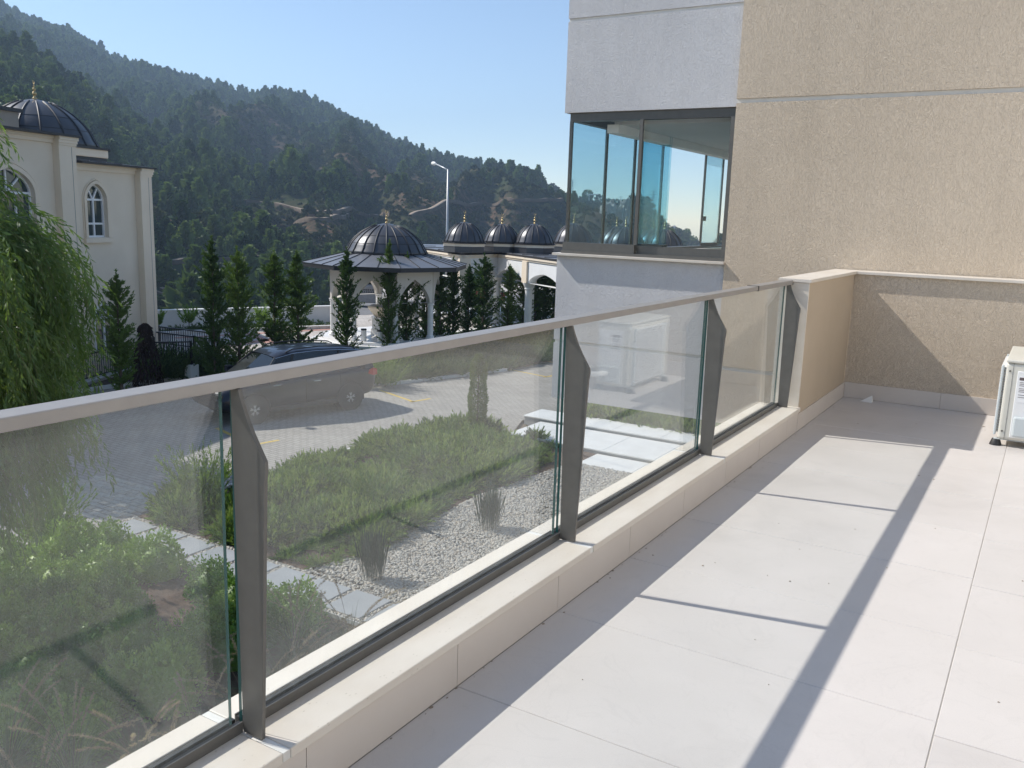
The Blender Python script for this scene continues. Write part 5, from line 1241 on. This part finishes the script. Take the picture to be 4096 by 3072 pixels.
# fountain grass with drooping plumes
def fountain(px, py, label, seed, h=.95):
    q = on_z(px, py, GZ0 + .03); t = thing('fountain_grass', label, 'ornamental grass', q, 0, 'fountain grasses below the railing'); r_ = random.Random(seed); rg = np.random.default_rng(seed)
    V, F = [], []; 
    def blade(a, L, w, droop, n=6):
        o = len(V); sx, sy = -math.sin(a), math.cos(a)
        for i in range(n + 1):
            s = i / n; rr = L * (.12 + .75 * s) * s * droop; z = L * (s * 1.15 - .55 * droop * s * s * 1.1); ww = w * (1 - s) ** .7 / 2 + .0006
            for k_ in (-1, 1): V.append((math.cos(a) * rr + sx * ww * k_, math.sin(a) * rr + sy * ww * k_, max(z, .01)))
        for i in range(n): F.append((o + 2 * i, o + 2 * i + 1, o + 2 * i + 3, o + 2 * i + 2))
    for _ in range(230): blade(r_.uniform(0, 6.28), h * r_.uniform(.5, .95), .007, r_.uniform(.5, 1.3))
    link_mesh('blades', fast_mesh('blades', np.array(V), np.array(F), M['grass_blade']), t)
    for _ in range(9):
        a = r_.uniform(0, 6.28); L = h * r_.uniform(.95, 1.3); dr = r_.uniform(.45, .9); pts = []
        for i in range(13):
            s = i / 12; pts.append(Vector((math.cos(a) * L * .75 * s * s * dr, math.sin(a) * L * .75 * s * s * dr, L * (s * 1.2 - .62 * dr * s ** 2.4))))
        st = G().tube(pts[:10], [.0028] * 10, 4).obj('stalk', M['twig'], t, world=False)
        P = []; D = []
        for k_ in range(230):
            s = r_.uniform(0, 1); i = 8 + s * 3.99; i0 = int(i); p = pts[i0].lerp(pts[i0 + 1], i - i0); dd = (pts[i0 + 1] - pts[i0]).normalized(); rv = Vector((r_.gauss(0, 1), r_.gauss(0, 1), r_.gauss(0, 1))).normalized()
            P.append(p); D.append((dd * .8 + rv * .75).normalized())
        Vv, Ff = cards(np.array(P), np.array([tuple(d) for d in D]), .026, .0042, rg); link_mesh('plume', fast_mesh('plume', Vv, Ff, M['plume']), t)
for i, (px, py, lab) in enumerate(((40, 3170, 'fountain grass with pinkish plumes in the lower left corner'), (300, 3230, 'fountain grass with arching plumes beside the corner clump'), (560, 3210, 'fountain grass with tan plumes below the first pane'), (800, 3160, 'fountain grass left of the first railing post'),
                                   (1010, 3010, 'fountain grass behind the first railing post'), (1150, 2860, 'tall fountain grass right of the first post by the green shrub'), (1290, 2760, 'fountain grass spilling over the slab path'), (1400, 2690, 'fountain grass at the end of the visible slabs'),
                                   (1180, 2700, 'fountain grass arching over the slabs beside the post'), (660, 3330, 'fountain grass low under the first pane'), (160, 3400, 'lowest fountain grass under the corner of the pane'))): fountain(px, py, lab, 500 + i)

# ------------------------------------------------------------------ row of columnar conifers
M['cypress'] = leaf_mat('cypress_green', (.030, .070, .016), (.115, .18, .040), .22, .55, .3, nscale=2.2)
def conifer_mesh(seed, h=4.0, w=.42, nb=200):
    rg = np.random.default_rng(seed); Ps, Ds, Ls = [], [], []
    for b in range(nb):
        t = rg.random() ** .92; z = h * (.03 + .93 * t); a = rg.uniform(0, 6.283)
        prof = np.interp(t, [0, .08, .3, .6, .8, .93, 1], [.62, .95, 1.0, .85, .58, .26, .06]); Lb = w * prof * rg.uniform(.35, 1.45) * (1 + .25 * math.sin(a * 2 + t * 11 + seed))
        el_ = rg.uniform(.55, 1.25); d = np.array([math.cos(a), math.sin(a), el_]); d /= np.linalg.norm(d); k_ = 12
        s = np.linspace(.15, 1.05, k_)[:, None]; P = np.array([0, 0, z]) + d * s * Lb + np.array([0, 0, .12 * Lb]) * s ** 2
        for _ in range(4):
            q = rg.normal(size=(k_, 3)) * .45; D = unit(d + q + [0, 0, .25]); Ps.append(P + rg.normal(size=(k_, 3)) * .014); Ds.append(D); Ls.append(rg.uniform(.06, .12, k_) * (1 if t < .9 else .7))
    tp = 60; Ps.append(np.stack([np.zeros(tp), np.zeros(tp), np.linspace(h * .9, h * 1.0, tp)], 1)); Ds.append(unit(rg.normal(size=(tp, 3)) * .3 + [0, 0, .8])); Ls.append(np.full(tp, .08))
    P = np.concatenate(Ps); D = np.concatenate(Ds); L = np.concatenate(Ls); V, F = cards(P, D, L, L * .36, rg); return fast_mesh('crown', V, F, M['cypress'])
cm = [conifer_mesh(200 + i, w=.44 + .04 * (i % 3)) for i in range(5)]
tr_me = G().tube([(0, 0, 0), (.02, -.01, 1.6), (-.01, .01, 3.6)], [.045, .03, .008], 7).mesh('trunk', M['bark'])
def on_x_z(px, X, z):
    lo, hi = -50.0, 80.0
    best = None
    for i in range(2600):
        Y = 5 + i * .02; c = RW @ np.array([X, Y, z]); 
        if c[2] > 0 and abs(c[0] / c[2] * FPX + 2048 - px) < 12: best = Y; break
    Y = best
    for _ in range(30):
        c = RW @ np.array([X, Y, z]); e = (c[0] / c[2] * FPX + 2048 - px); Y -= e / 90.0
    return Y
rowd = [(490, -20.2, 1075, .95, 'broad dark conifer before the mosque wall beside the willow'), (865, -19.6, 945, 1.05, 'very dark tall conifer, first of the left pair'), (962, -19.5, 985, 1.1, 'wide-based conifer with a pale sunlit tip, second of the left pair'),
        (1105, -19.4, 1000, 1.2, 'conifer with a branch sticking out left, third from the railing'), (1193, -19.3, 1000, 1.2, 'dense conifer just left of the kiosk roof edge'), (1388, -19.2, 985, .95, 'conifer in front of the kiosk left column'),
        (1556, -19.2, 958, .95, 'tall conifer reaching up across the kiosk dome'), (1626, -19.2, 1005, .85, 'conifer right of the tall one before the kiosk'), (1703, -19.2, 1030, .75, 'slim conifer before the right side of the kiosk'), (1757, -19.2, 1025, .8, 'conifer under the right eave of the kiosk'),
        (1808, -19.1, 1022, .8, 'conifer just past the corner of the kiosk eave'), (1872, -19.1, 1055, .85, 'conifer below the first small dome pilaster'), (1930, -19.1, 1012, 1.0, 'leafy conifer before the first arcade arch'), (2031, -19.0, 1055, .95, 'conifer right of the round arcade column'),
        (2089, -19.0, 1032, .9, 'conifer before the second arcade arch'), (2137, -19.0, 1015, .9, 'tall conifer before the arcade pilaster'), (2171, -19.0, 1032, .9, 'conifer closing the row next to the last arch'), (2212, -19.0, 1052, .7, 'narrow conifer half hidden by the grey bay wall')]
for i, (px, X, py, ws, lab) in enumerate(rowd):
    Y = on_x_z(px, X, GZ0 + .05); c = RW @ np.array([X, Y, GZ0]); dp = c[2]; top = at_depth(px, py, dp).z; sc_ = (top - GZ0 - .05) / 4.0
    t = thing('conifer', lab, 'conifer', (X, Y, GZ0 + .05), rnd.uniform(0, 6.28), 'row of young columnar conifers'); ws *= 1.3 if i >= 7 else 1.05; t.scale = (ws, ws, sc_)
    link_mesh('crown', cm[i % 5], t); link_mesh('trunk', tr_me, t)
# dead brown conifer
rg = np.random.default_rng(33); q = on_z(590, 1532, GZ0 + .05); t = thing('dead_conifer', 'dead dark brown bush with a rounded top beside the broad conifer', 'dead shrub', q)
M['dead'] = leaf_mat('dead_brown', (.035, .025, .026), (.06, .042, .04), .05, .9, .1, nscale=4)
n = 2600; tt = rg.random(n); a = rg.random(n) * 6.283; rad = np.interp(tt, [0, .3, .6, .78, .84, .95, 1], [.42, .36, .27, .14, .17, .15, .05]) * np.sqrt(.4 + .6 * rg.random(n)); P = np.stack([rad * np.cos(a), rad * np.sin(a), tt * 1.72], 1)
V, F = cards(P, unit(np.stack([np.cos(a) * .4, np.sin(a) * .4, np.full(n, -.9)], 1) + rg.normal(size=(n, 3)) * .25), .14, .035, rg); link_mesh('dry_foliage', fast_mesh('dry_foliage', V, F, M['dead']), t)
G().tube([(0, 0, 0), (0, 0, 1.6)], [.03, .01], 6).obj('trunk', M['bark'], t, world=False)
# clipped column by the garden corner
t = thing('topiary_column', 'slim clipped evergreen column standing at the garden corner on the parking edge', 'topiary', on_z(1908, 1748, GZ0 + .02)); rg = np.random.default_rng(35)
n = 6500; tt = rg.random(n); a = rg.random(n) * 6.283; rad = np.interp(tt, [0, .1, .3, .5, .75, .9, 1], [.13, .19, .20, .18, .17, .14, .05]) * (1 + .13 * np.sin(tt * 17) * np.sin(a * 2)) * (.7 + .35 * rg.random(n)); P = np.stack([rad * np.cos(a), rad * np.sin(a), .05 + tt * 1.85], 1)
V, F = cards(P, unit(np.stack([np.cos(a), np.sin(a), np.full(n, .7)], 1) + rg.normal(size=(n, 3)) * .4), .055, .028, rg); link_mesh('foliage', fast_mesh('foliage', V, F, M['cypress']), t)
G().tube([(0, 0, 0), (0, 0, 1.5)], [.025, .01], 6).obj('trunk', M['bark'], t, world=False)

# ------------------------------------------------------------------ weeping willow at the left edge
M['willow'] = leaf_mat('willow_leaf', (.06, .115, .03), (.17, .25, .085), .42, .45, .4, nscale=1.6)
WX, WY = -10.55, 4.55
WT = thing('willow', 'weeping willow with long hanging narrow leaves at the left edge of the view', 'tree', (WX, WY, GZ0 + .03)); rg = np.random.default_rng(90)
lv_P, lv_D, lv_L = [], [], []; twg = G()
zt_ = [-4.6, -4.0, -3.2, -2.4, -1.6, -1.2, -.75, -.2, .25, .8, 1.6, 2.1]; rt_ = [1.0, 1.3, 1.9, 1.95, 1.9, 2.0, 2.2, 1.95, 1.55, 1.05, 1.0, .8]
def strand(p0, L, out, m_=46):
    d = np.array([out[0], out[1], -.15]); pts = [p0]; p = p0.copy(); st = L / m_
    for i in range(m_):
        d = d + np.array([.016, -.004, -.075]) + rg.normal(size=3) * .06; d /= np.linalg.norm(d); p = p + d * st; pts.append(p.copy())
    pts = np.array(pts); T = unit(np.gradient(pts, axis=0)); sd = unit(rg.normal(size=pts.shape)); D = unit(T * .95 + sd * .55); lv_P.append(pts); lv_D.append(D); lv_L.append(rg.uniform(.07, .125, len(pts))); return pts
tips = []
for k_ in range(170):
    z = rg.uniform(-2.7, -.28) if k_ > 7 else rg.uniform(.1, 1.7); R_ = np.interp(z, zt_, rt_); a = rg.uniform(0, 6.283)
    if rg.random() < .6: a = math.atan2(.52, .85) + rg.normal() * .9          # more on the visible side
    rr_ = R_ * (.45 + .55 * rg.random() ** .6) * .84; tips.append((z, a, rr_))
for s in range(2300):
    z, a, rr_ = tips[rg.integers(0, len(tips))]; q0 = rg.random(); rr_ = rr_ * (.62 + .38 * q0); z = z - .22 * (1 - q0) ** 2
    p0 = np.array([WX + rr_ * math.cos(a), WY + rr_ * math.sin(a), z + .2]) + rg.normal(size=3) * [.07, .07, .05]
    L = min(rg.uniform(.5, 1.5), z + 4.25)
    if L < .3: continue
    pts = strand(p0, L, (math.cos(a) * .5, math.sin(a) * .5), int(L / .030))
    if s % 3 == 0: twg.tube([tuple(q) for q in pts[::6]], .0022, 4, caps=False)
P = np.concatenate(lv_P); D = np.concatenate(lv_D); L = np.concatenate(lv_L); V, F = cards(P, D, L, L * .20, rg)
link_mesh('leaves', fast_mesh('leaves', V, F, M['willow']), WT, True)
o = twg.obj('twigs', mat('willow_twig', (.16, .15, .06), (.22, .20, .09), 8, .7), WT); o['kind'] = 'stuff'
G().tube([(WX, WY, GZ0), (WX + .05, WY + .03, -3.2), (WX - .05, WY, -1.4), (WX, WY + .05, .4)], [.14, .12, .09, .05], 10).obj('trunk', M['bark'], WT, smooth=True)
for i in range(11):
    a = i * 2.4; z0 = -2.6 + i * .38; r1 = np.interp(z0 + .9, zt_, rt_) * .8
    G().tube([(WX, WY, z0), (WX + r1 * .4 * math.cos(a), WY + r1 * .4 * math.sin(a), z0 + .55), (WX + r1 * math.cos(a), WY + r1 * math.sin(a), z0 + .55)], [.045, .03, .010], 6).obj('branch', M['bark'], WT, smooth=True)

# broadleaf trees: one out of frame throws the shade on the parking, others stand beyond the arcade and the terrace
def broadleaf(loc_, h, r, label, seed, n=5200, leaf=.13, ccol='juniper_dark', group='broadleaf trees', flatz=.9):
    t = thing('broadleaf_tree', label, 'tree', loc_, 0, group); rg = np.random.default_rng(seed); cz = h - r * flatz
    blobs = [(rg.normal(0, .45, 3) * [r, r, r * .8 * flatz] * .8, r * rg.uniform(.4, .65)) for _ in range(11)]; Ps = []
    for c, rr_ in blobs: u_ = unit(rg.normal(size=(n // 11, 3))); Ps.append(u_ * rr_ * (.6 + .4 * rg.random((n // 11, 1))) * [1, 1, .85] + c * .7 + [0, 0, cz])
    P = np.concatenate(Ps); D = unit(P - [0, 0, cz] + rg.normal(size=P.shape) * r * .6); V, F = cards(P, D, leaf * rg.uniform(.7, 1.3, len(P)), leaf * .6, rg); link_mesh('crown', fast_mesh('crown', V, F, M[ccol]), t)
    G().tube([(0, 0, 0), (.05, .02, h * .4), (0, 0, cz)], [h * .028, h * .02, h * .01], 8).obj('trunk', M['bark'], t, world=False, smooth=True)
    for i in range(5): a = i * 1.3; G().tube([(0, 0, h * .35), (r * .5 * math.cos(a), r * .5 * math.sin(a), cz)], [h * .014, h * .005], 6).obj('limb', M['bark'], t, world=False)
broadleaf((-19.4, 8.5, GZ0), 7.6, 2.2, 'broad leafy tree before the mosque wall left of the view', 401, n=9000, leaf=.16)
for i, (px, dep, py, r, lab) in enumerate(((1935, 50, 1075, 1.9, 'leafy tree seen through the first arcade arch'), (2190, 60, 1085, 1.6, 'leafy tree seen through the last arcade arch'))):
    b = at_depth(px, 1180, dep); top = at_depth(px, py, dep).z; broadleaf((b.x, b.y, GC), top - GC, r, lab, 410 + i, leaf=.17, ccol='juniper_dark')
for i, (px, base, py, lab) in enumerate(((757, 1318, 1225, 'young thin leafy tree standing before the terrace wall'), (628, 1322, 1250, 'small leafy bush by the mosque corner before the terrace wall'), (1045, 1310, 1232, 'small young tree between the conifer pairs at the terrace wall'))):
    b = on_z(px, base, GC); dep = float((RW @ np.array(b))[2]); top = at_depth(px, py, dep).z
    t = thing('young_tree', lab, 'tree', b, 0, 'young trees along the terrace wall'); H_ = top - GC
    link_mesh('crown', feather_clump(430 + i, H_ * .85, .5, 26, 24, .15, M['box_leaf'], .65, 'crown'), t).location = (0, 0, H_ * .22); G().tube([(0, 0, 0), (0, 0, H_ * .55)], [.02, .012], 6).obj('trunk', M['bark'], t, world=False)
xs = []; pl = []
for i in range(90):
    u_ = rg.random(); p = k0.lerp(k1, u_) if rg.random() < .5 else k1.lerp(k2, u_); w_ = a_.lerp(b_, u_) if False else p; pl.append((p.x - .35 - .5 * rg.random(), p.y + .35 + .5 * rg.random(), GC))
n = len(pl); scatter('planting_strip', np.array(pl), np.stack([rg.normal(0, .2, n), rg.normal(0, .2, n), rg.uniform(0, 6.28, n)], 1), rg.uniform(.35, .9, n), rg.integers(4, 6, n), cl, 'low dry plants in the strip below the terrace wall')

# ================================================================== PARKED CAR
hd = Vector((-.252, -.968, 0)).normalized(); lt = Vector((.968, -.252, 0)).normalized()
cc_ = Vector((-14.98, 16.67, 0)) + hd * 1.325 - lt * .86
CAR = thing('parked_car', 'dark blue suv with roof rails and multi-spoke wheels parked on the pavers', 'car', (cc_.x, cc_.y, GZ0 + .002), math.atan2(hd.y, hd.x))
def paint():
    m, nt, b = new_mat('dark_blue_car_paint'); b.inputs['Base Color'].default_value = (.006, .009, .020, 1); b.inputs['Metallic'].default_value = .0; b.inputs['Specular IOR Level'].default_value = .3; b.inputs['Roughness'].default_value = .4
    b.inputs['Coat Weight'].default_value = .7; b.inputs['Coat Roughness'].default_value = .03; return m
M['paint'] = paint(); M['car_glass'] = mat('dark_car_glass', (.012, .016, .016), rough=.03, spec=.9); M['chrome'] = mat('chrome_trim', (.75, .75, .75), rough=.12, metal=1.0)
M['alloy'] = mat('silver_alloy', (.55, .56, .57), rough=.3, metal=.8); M['red_lens'] = mat('red_tail_lens', (.45, .012, .012), rough=.15, spec=.8); M['plastic'] = mat('black_plastic', (.02, .02, .022), rough=.6)
st = [(-2.20, .42, .74, .70, .80, .96), (-2.14, .34, .80, .88, .90, 1.02), (-1.90, .28, .86, .91, .905, 1.05), (-1.325, .26, .87, .92, .915, 1.04), (-.6, .25, .875, .92, .915, 1.01), (.2, .25, .875, .92, .915, .985), (.95, .25, .87, .915, .91, .965), (1.325, .26, .86, .91, .89, .94), (1.75, .28, .84, .89, .84, .89), (2.05, .32, .78, .84, .72, .82), (2.22, .42, .66, .70, .58, .72)]
V = []; 
for x_, zb_, wl, wm, wb, zb2 in st:
    half = [(wl * .8, zb_), (wl, zb_ + .08), (wm, zb_ + .30), (wm * .995, zb2 - .22), (wb, zb2 - .05), (wb - .07, zb2 + .005), (wb * .5, zb2 + .045), (0, zb2 + .06)]
    ring = half + [(-y, z) for y, z in half[:-1][::-1]]; V += [(x_, y, z) for y, z in ring]
m_ = 15; F = [(i * m_ + j, i * m_ + (j + 1) % m_, (i + 1) * m_ + (j + 1) % m_, (i + 1) * m_ + j) for i in range(len(st) - 1) for j in range(m_)] + [tuple(range(m_ - 1, -1, -1)), tuple(range((len(st) - 1) * m_, len(st) * m_))]
g = G(); g.add(V, F); body = g.obj('body', M['paint'], CAR, world=False, smooth=True); sb = body.modifiers.new('smooth', 'SUBSURF'); sb.levels = 1; sb.render_levels = 2
# roof shell
rs = [(-2.02, 1.44, .50), (-1.75, 1.52, .58), (-1.3, 1.585, .62), (-.6, 1.62, .645), (.0, 1.62, .645), (.40, 1.575, .62), (.62, 1.50, .58)]
V = []
for x_, z_, w_ in rs: V += [(x_, w_, z_ - .045), (x_, w_ * .93, z_ - .012), (x_, w_ * .5, z_ + .008), (x_, 0, z_ + .012), (x_, -w_ * .5, z_ + .008), (x_, -w_ * .93, z_ - .012), (x_, -w_, z_ - .045)]
F = [(i * 7 + j, i * 7 + j + 1, (i + 1) * 7 + j + 1, (i + 1) * 7 + j) for i in range(len(rs) - 1) for j in range(6)]
g = G(); g.add(V, F); rf = g.obj('roof', M['paint'], CAR, world=False, smooth=True)
# glass: sides, windscreen, rear window (between belt and roof edge)
belt = lambda x_: np.interp(x_, [s[0] for s in st], [s[5] for s in st]) - .01
wbelt = lambda x_: np.interp(x_, [s[0] for s in st], [s[4] for s in st]) - .065
for sgn in (1, -1):
    side = []
    xs_b = [-2.05, -1.75, -1.0, -.3, .4, 1.15]; xt = [-1.98, -1.75, -1.15, -.45, .15, .60]
    zt2 = [np.interp(q, [r[0] for r in rs], [r[1] for r in rs]) - .05 for q in xt]; wt2 = [np.interp(q, [r[0] for r in rs], [r[2] for r in rs]) + .002 for q in xt]
    lo_ = [(b_2, sgn * wbelt(b_2), belt(b_2)) for b_2 in xs_b]; up_ = [(t_, sgn * w_, z_) for t_, w_, z_ in zip(xt, wt2, zt2)]
    for i in range(5):
        G().add([lo_[i], lo_[i + 1], up_[i + 1], up_[i]], [(0, 1, 2, 3)]).obj('side_window', M['car_glass'], CAR, world=False)
    for i in (0, 1, 2, 4, 5):
        a3 = Vector(lo_[i]); b3 = Vector(up_[i]); out_ = Vector((0, sgn * .006, .002)); G().bar(a3 + out_, b3 + out_, (.10, .13, .05, .05, .05, .07)[i], .012, up=(0, sgn, 0)).obj('window_pillar', M['plastic'] if i not in (0, 5) else M['paint'], CAR, world=False)
    G().tube([Vector(p) + Vector((0, sgn * .012, .004)) for p in up_], .011, 6).obj('chrome_strip', M['chrome'], CAR, world=False)
    G().tube([Vector((x_, sgn * (np.interp(x_, [r[0] for r in rs], [r[2] for r in rs]) * .93), np.interp(x_, [r[0] for r in rs], [r[1] for r in rs]) + o_)) for x_, o_ in ((-1.7, .0), (-1.55, .045), (-.6, .05), (.15, .045), (.32, 0))], .016, 6).obj('roof_rail', M['plastic'], CAR, world=False)
    if sgn > 0:
        for xd in (-.35, .75): G().box(xd - .1, xd + .1, .925, .945, .86, .885).obj('door_handle', M['chrome'], CAR, world=False, bevel=.008)
    for xs_ in (-.05, -1.02): G().box(xs_ - .004, xs_ + .004, sgn * .9, sgn * .924, .38, .95).obj('door_gap', M['plastic'], CAR, world=False)
    G().tube([(.95, sgn * .93, .98), (.98, sgn * 1.04, 1.0)], [.03, .03], 6).box(.90, 1.06, min(sgn * 1.0, sgn * 1.16), max(sgn * 1.0, sgn * 1.16), .95, 1.10).obj('wing_mirror', M['paint'], CAR, world=False, bevel=.03, seg=3)
    G().box(-1.0, .98, min(sgn * .86, sgn * .915), max(sgn * .86, sgn * .915), .24, .36).obj('sill_trim', M['plastic'], CAR, world=False, bevel=.02)
    G().add([(-2.17, sgn * .62, .86), (-2.02, sgn * .905, .84), (-1.86, sgn * .922, .90), (-1.90, sgn * .915, 1.0), (-2.05, sgn * .88, 1.03), (-2.16, sgn * .62, .99), (-2.25, sgn * .62, .87), (-2.12, sgn * .95, .86), (-2.24, sgn * .62, .98), (-2.13, sgn * .93, 1.0)],
            [(6, 7, 9, 8), (7, 1, 4, 9), (1, 2, 3, 4), (8, 9, 4, 5), (6, 0, 1, 7)]).obj('tail_light', M['red_lens'], CAR, world=False)
    G().box(2.02, 2.16, min(sgn * .50, sgn * .76), max(sgn * .50, sgn * .76), .66, .76).obj('headlight', M['car_glass'], CAR, world=False, bevel=.02)
G().add([(1.22, .80, belt(1.2) + .02), (1.22, -.80, belt(1.2) + .02), (.58, -.575, 1.475), (.58, .575, 1.475), (1.34, .0, belt(1.3) + .05), (.64, 0, 1.505)], [(0, 4, 5, 3), (4, 1, 2, 5)]).obj('windscreen', M['car_glass'], CAR, world=False)
G().add([(-2.10, .74, 1.04), (-2.10, -.74, 1.04), (-2.0, -.52, 1.40), (-2.0, .52, 1.40)], [(0, 1, 2, 3)]).obj('rear_window', M['car_glass'], CAR, world=False)
G().box(-2.22, -2.02, -.42, .42, .36, .50).obj('rear_bumper', M['plastic'], CAR, world=False, bevel=.03)
def wheel(x_, sgn):
    y_ = sgn * .80; w = G().tube([(x_, y_ - sgn * .10, .335), (x_, y_ - sgn * .09, .335), (x_, y_ + sgn * .09, .335), (x_, y_ + sgn * .10, .335)], [.30, .335, .335, .30], 30).obj('wheel', M['rubber'], CAR, world=False, auto=True)
    G().tube([(x_, y_ + sgn * .101, .335), (x_, y_ + sgn * .106, .335)], [.245, .24], 26).obj('rim_recess', M['plastic'], w, world=False)
    for k_ in range(5):
        for dk in (-.17, .17):
            a = k_ * 1.2566 + .3; b2 = a + dk * 1.6; G().bar((x_ + .05 * math.cos(a), y_ + sgn * .118, .335 + .05 * math.sin(a)), (x_ + .235 * math.cos(b2), y_ + sgn * .112, .335 + .235 * math.sin(b2)), .022, .014, up=(0, 1, 0)).obj('spoke', M['alloy'], w, world=False)
    ring = [(x_ + .242 * math.cos(q), y_ + sgn * .108, .335 + .242 * math.sin(q)) for q in [i * 6.2832 / 24 for i in range(25)]]
    G().tube(ring, .009, 5).obj('rim', M['alloy'], w, world=False); G().tube([(x_, y_ + sgn * .11, .335), (x_, y_ + sgn * .125, .335)], [.05, .035], 12).obj('hub', M['alloy'], w, world=False)
    arch = [(x_ + .385 * math.cos(q), sgn * .905, .335 + .385 * math.sin(q)) for q in [math.radians(-12 + i * 204 / 16) for i in range(17)]]
    G().tube(arch, .028, 6).obj('wheel_arch', M['plastic'], CAR, world=False, smooth=True)
    G().tube([(x_, sgn * .60, .345), (x_, sgn * .9225, .345)], [.37, .37], 24).obj('wheel_well', M['plastic'], CAR, world=False)
for x_ in (-1.325, 1.325):
    for sgn in (1, -1): wheel(x_, sgn)

# ================================================================== AIR
_lo = -75.0; _hi = float(np.max(Z)) + 25
hz = G().box(-1700, 1700, -400, 1700, _lo, _hi)
hm = bpy.data.materials.new('air'); hm.use_nodes = True; nt = hm.node_tree; nt.nodes.clear(); out = nt.nodes.new('ShaderNodeOutputMaterial'); pv = nt.nodes.new('ShaderNodeVolumePrincipled')
pv.inputs['Color'].default_value = (.56, .76, 1.0, 1); pv.inputs['Density'].default_value = .00042; pv.inputs['Anisotropy'].default_value = .2; nt.links.new(pv.outputs[0], out.inputs['Volume'])
o = hz.obj('haze', hm); tag(o, kind='stuff')
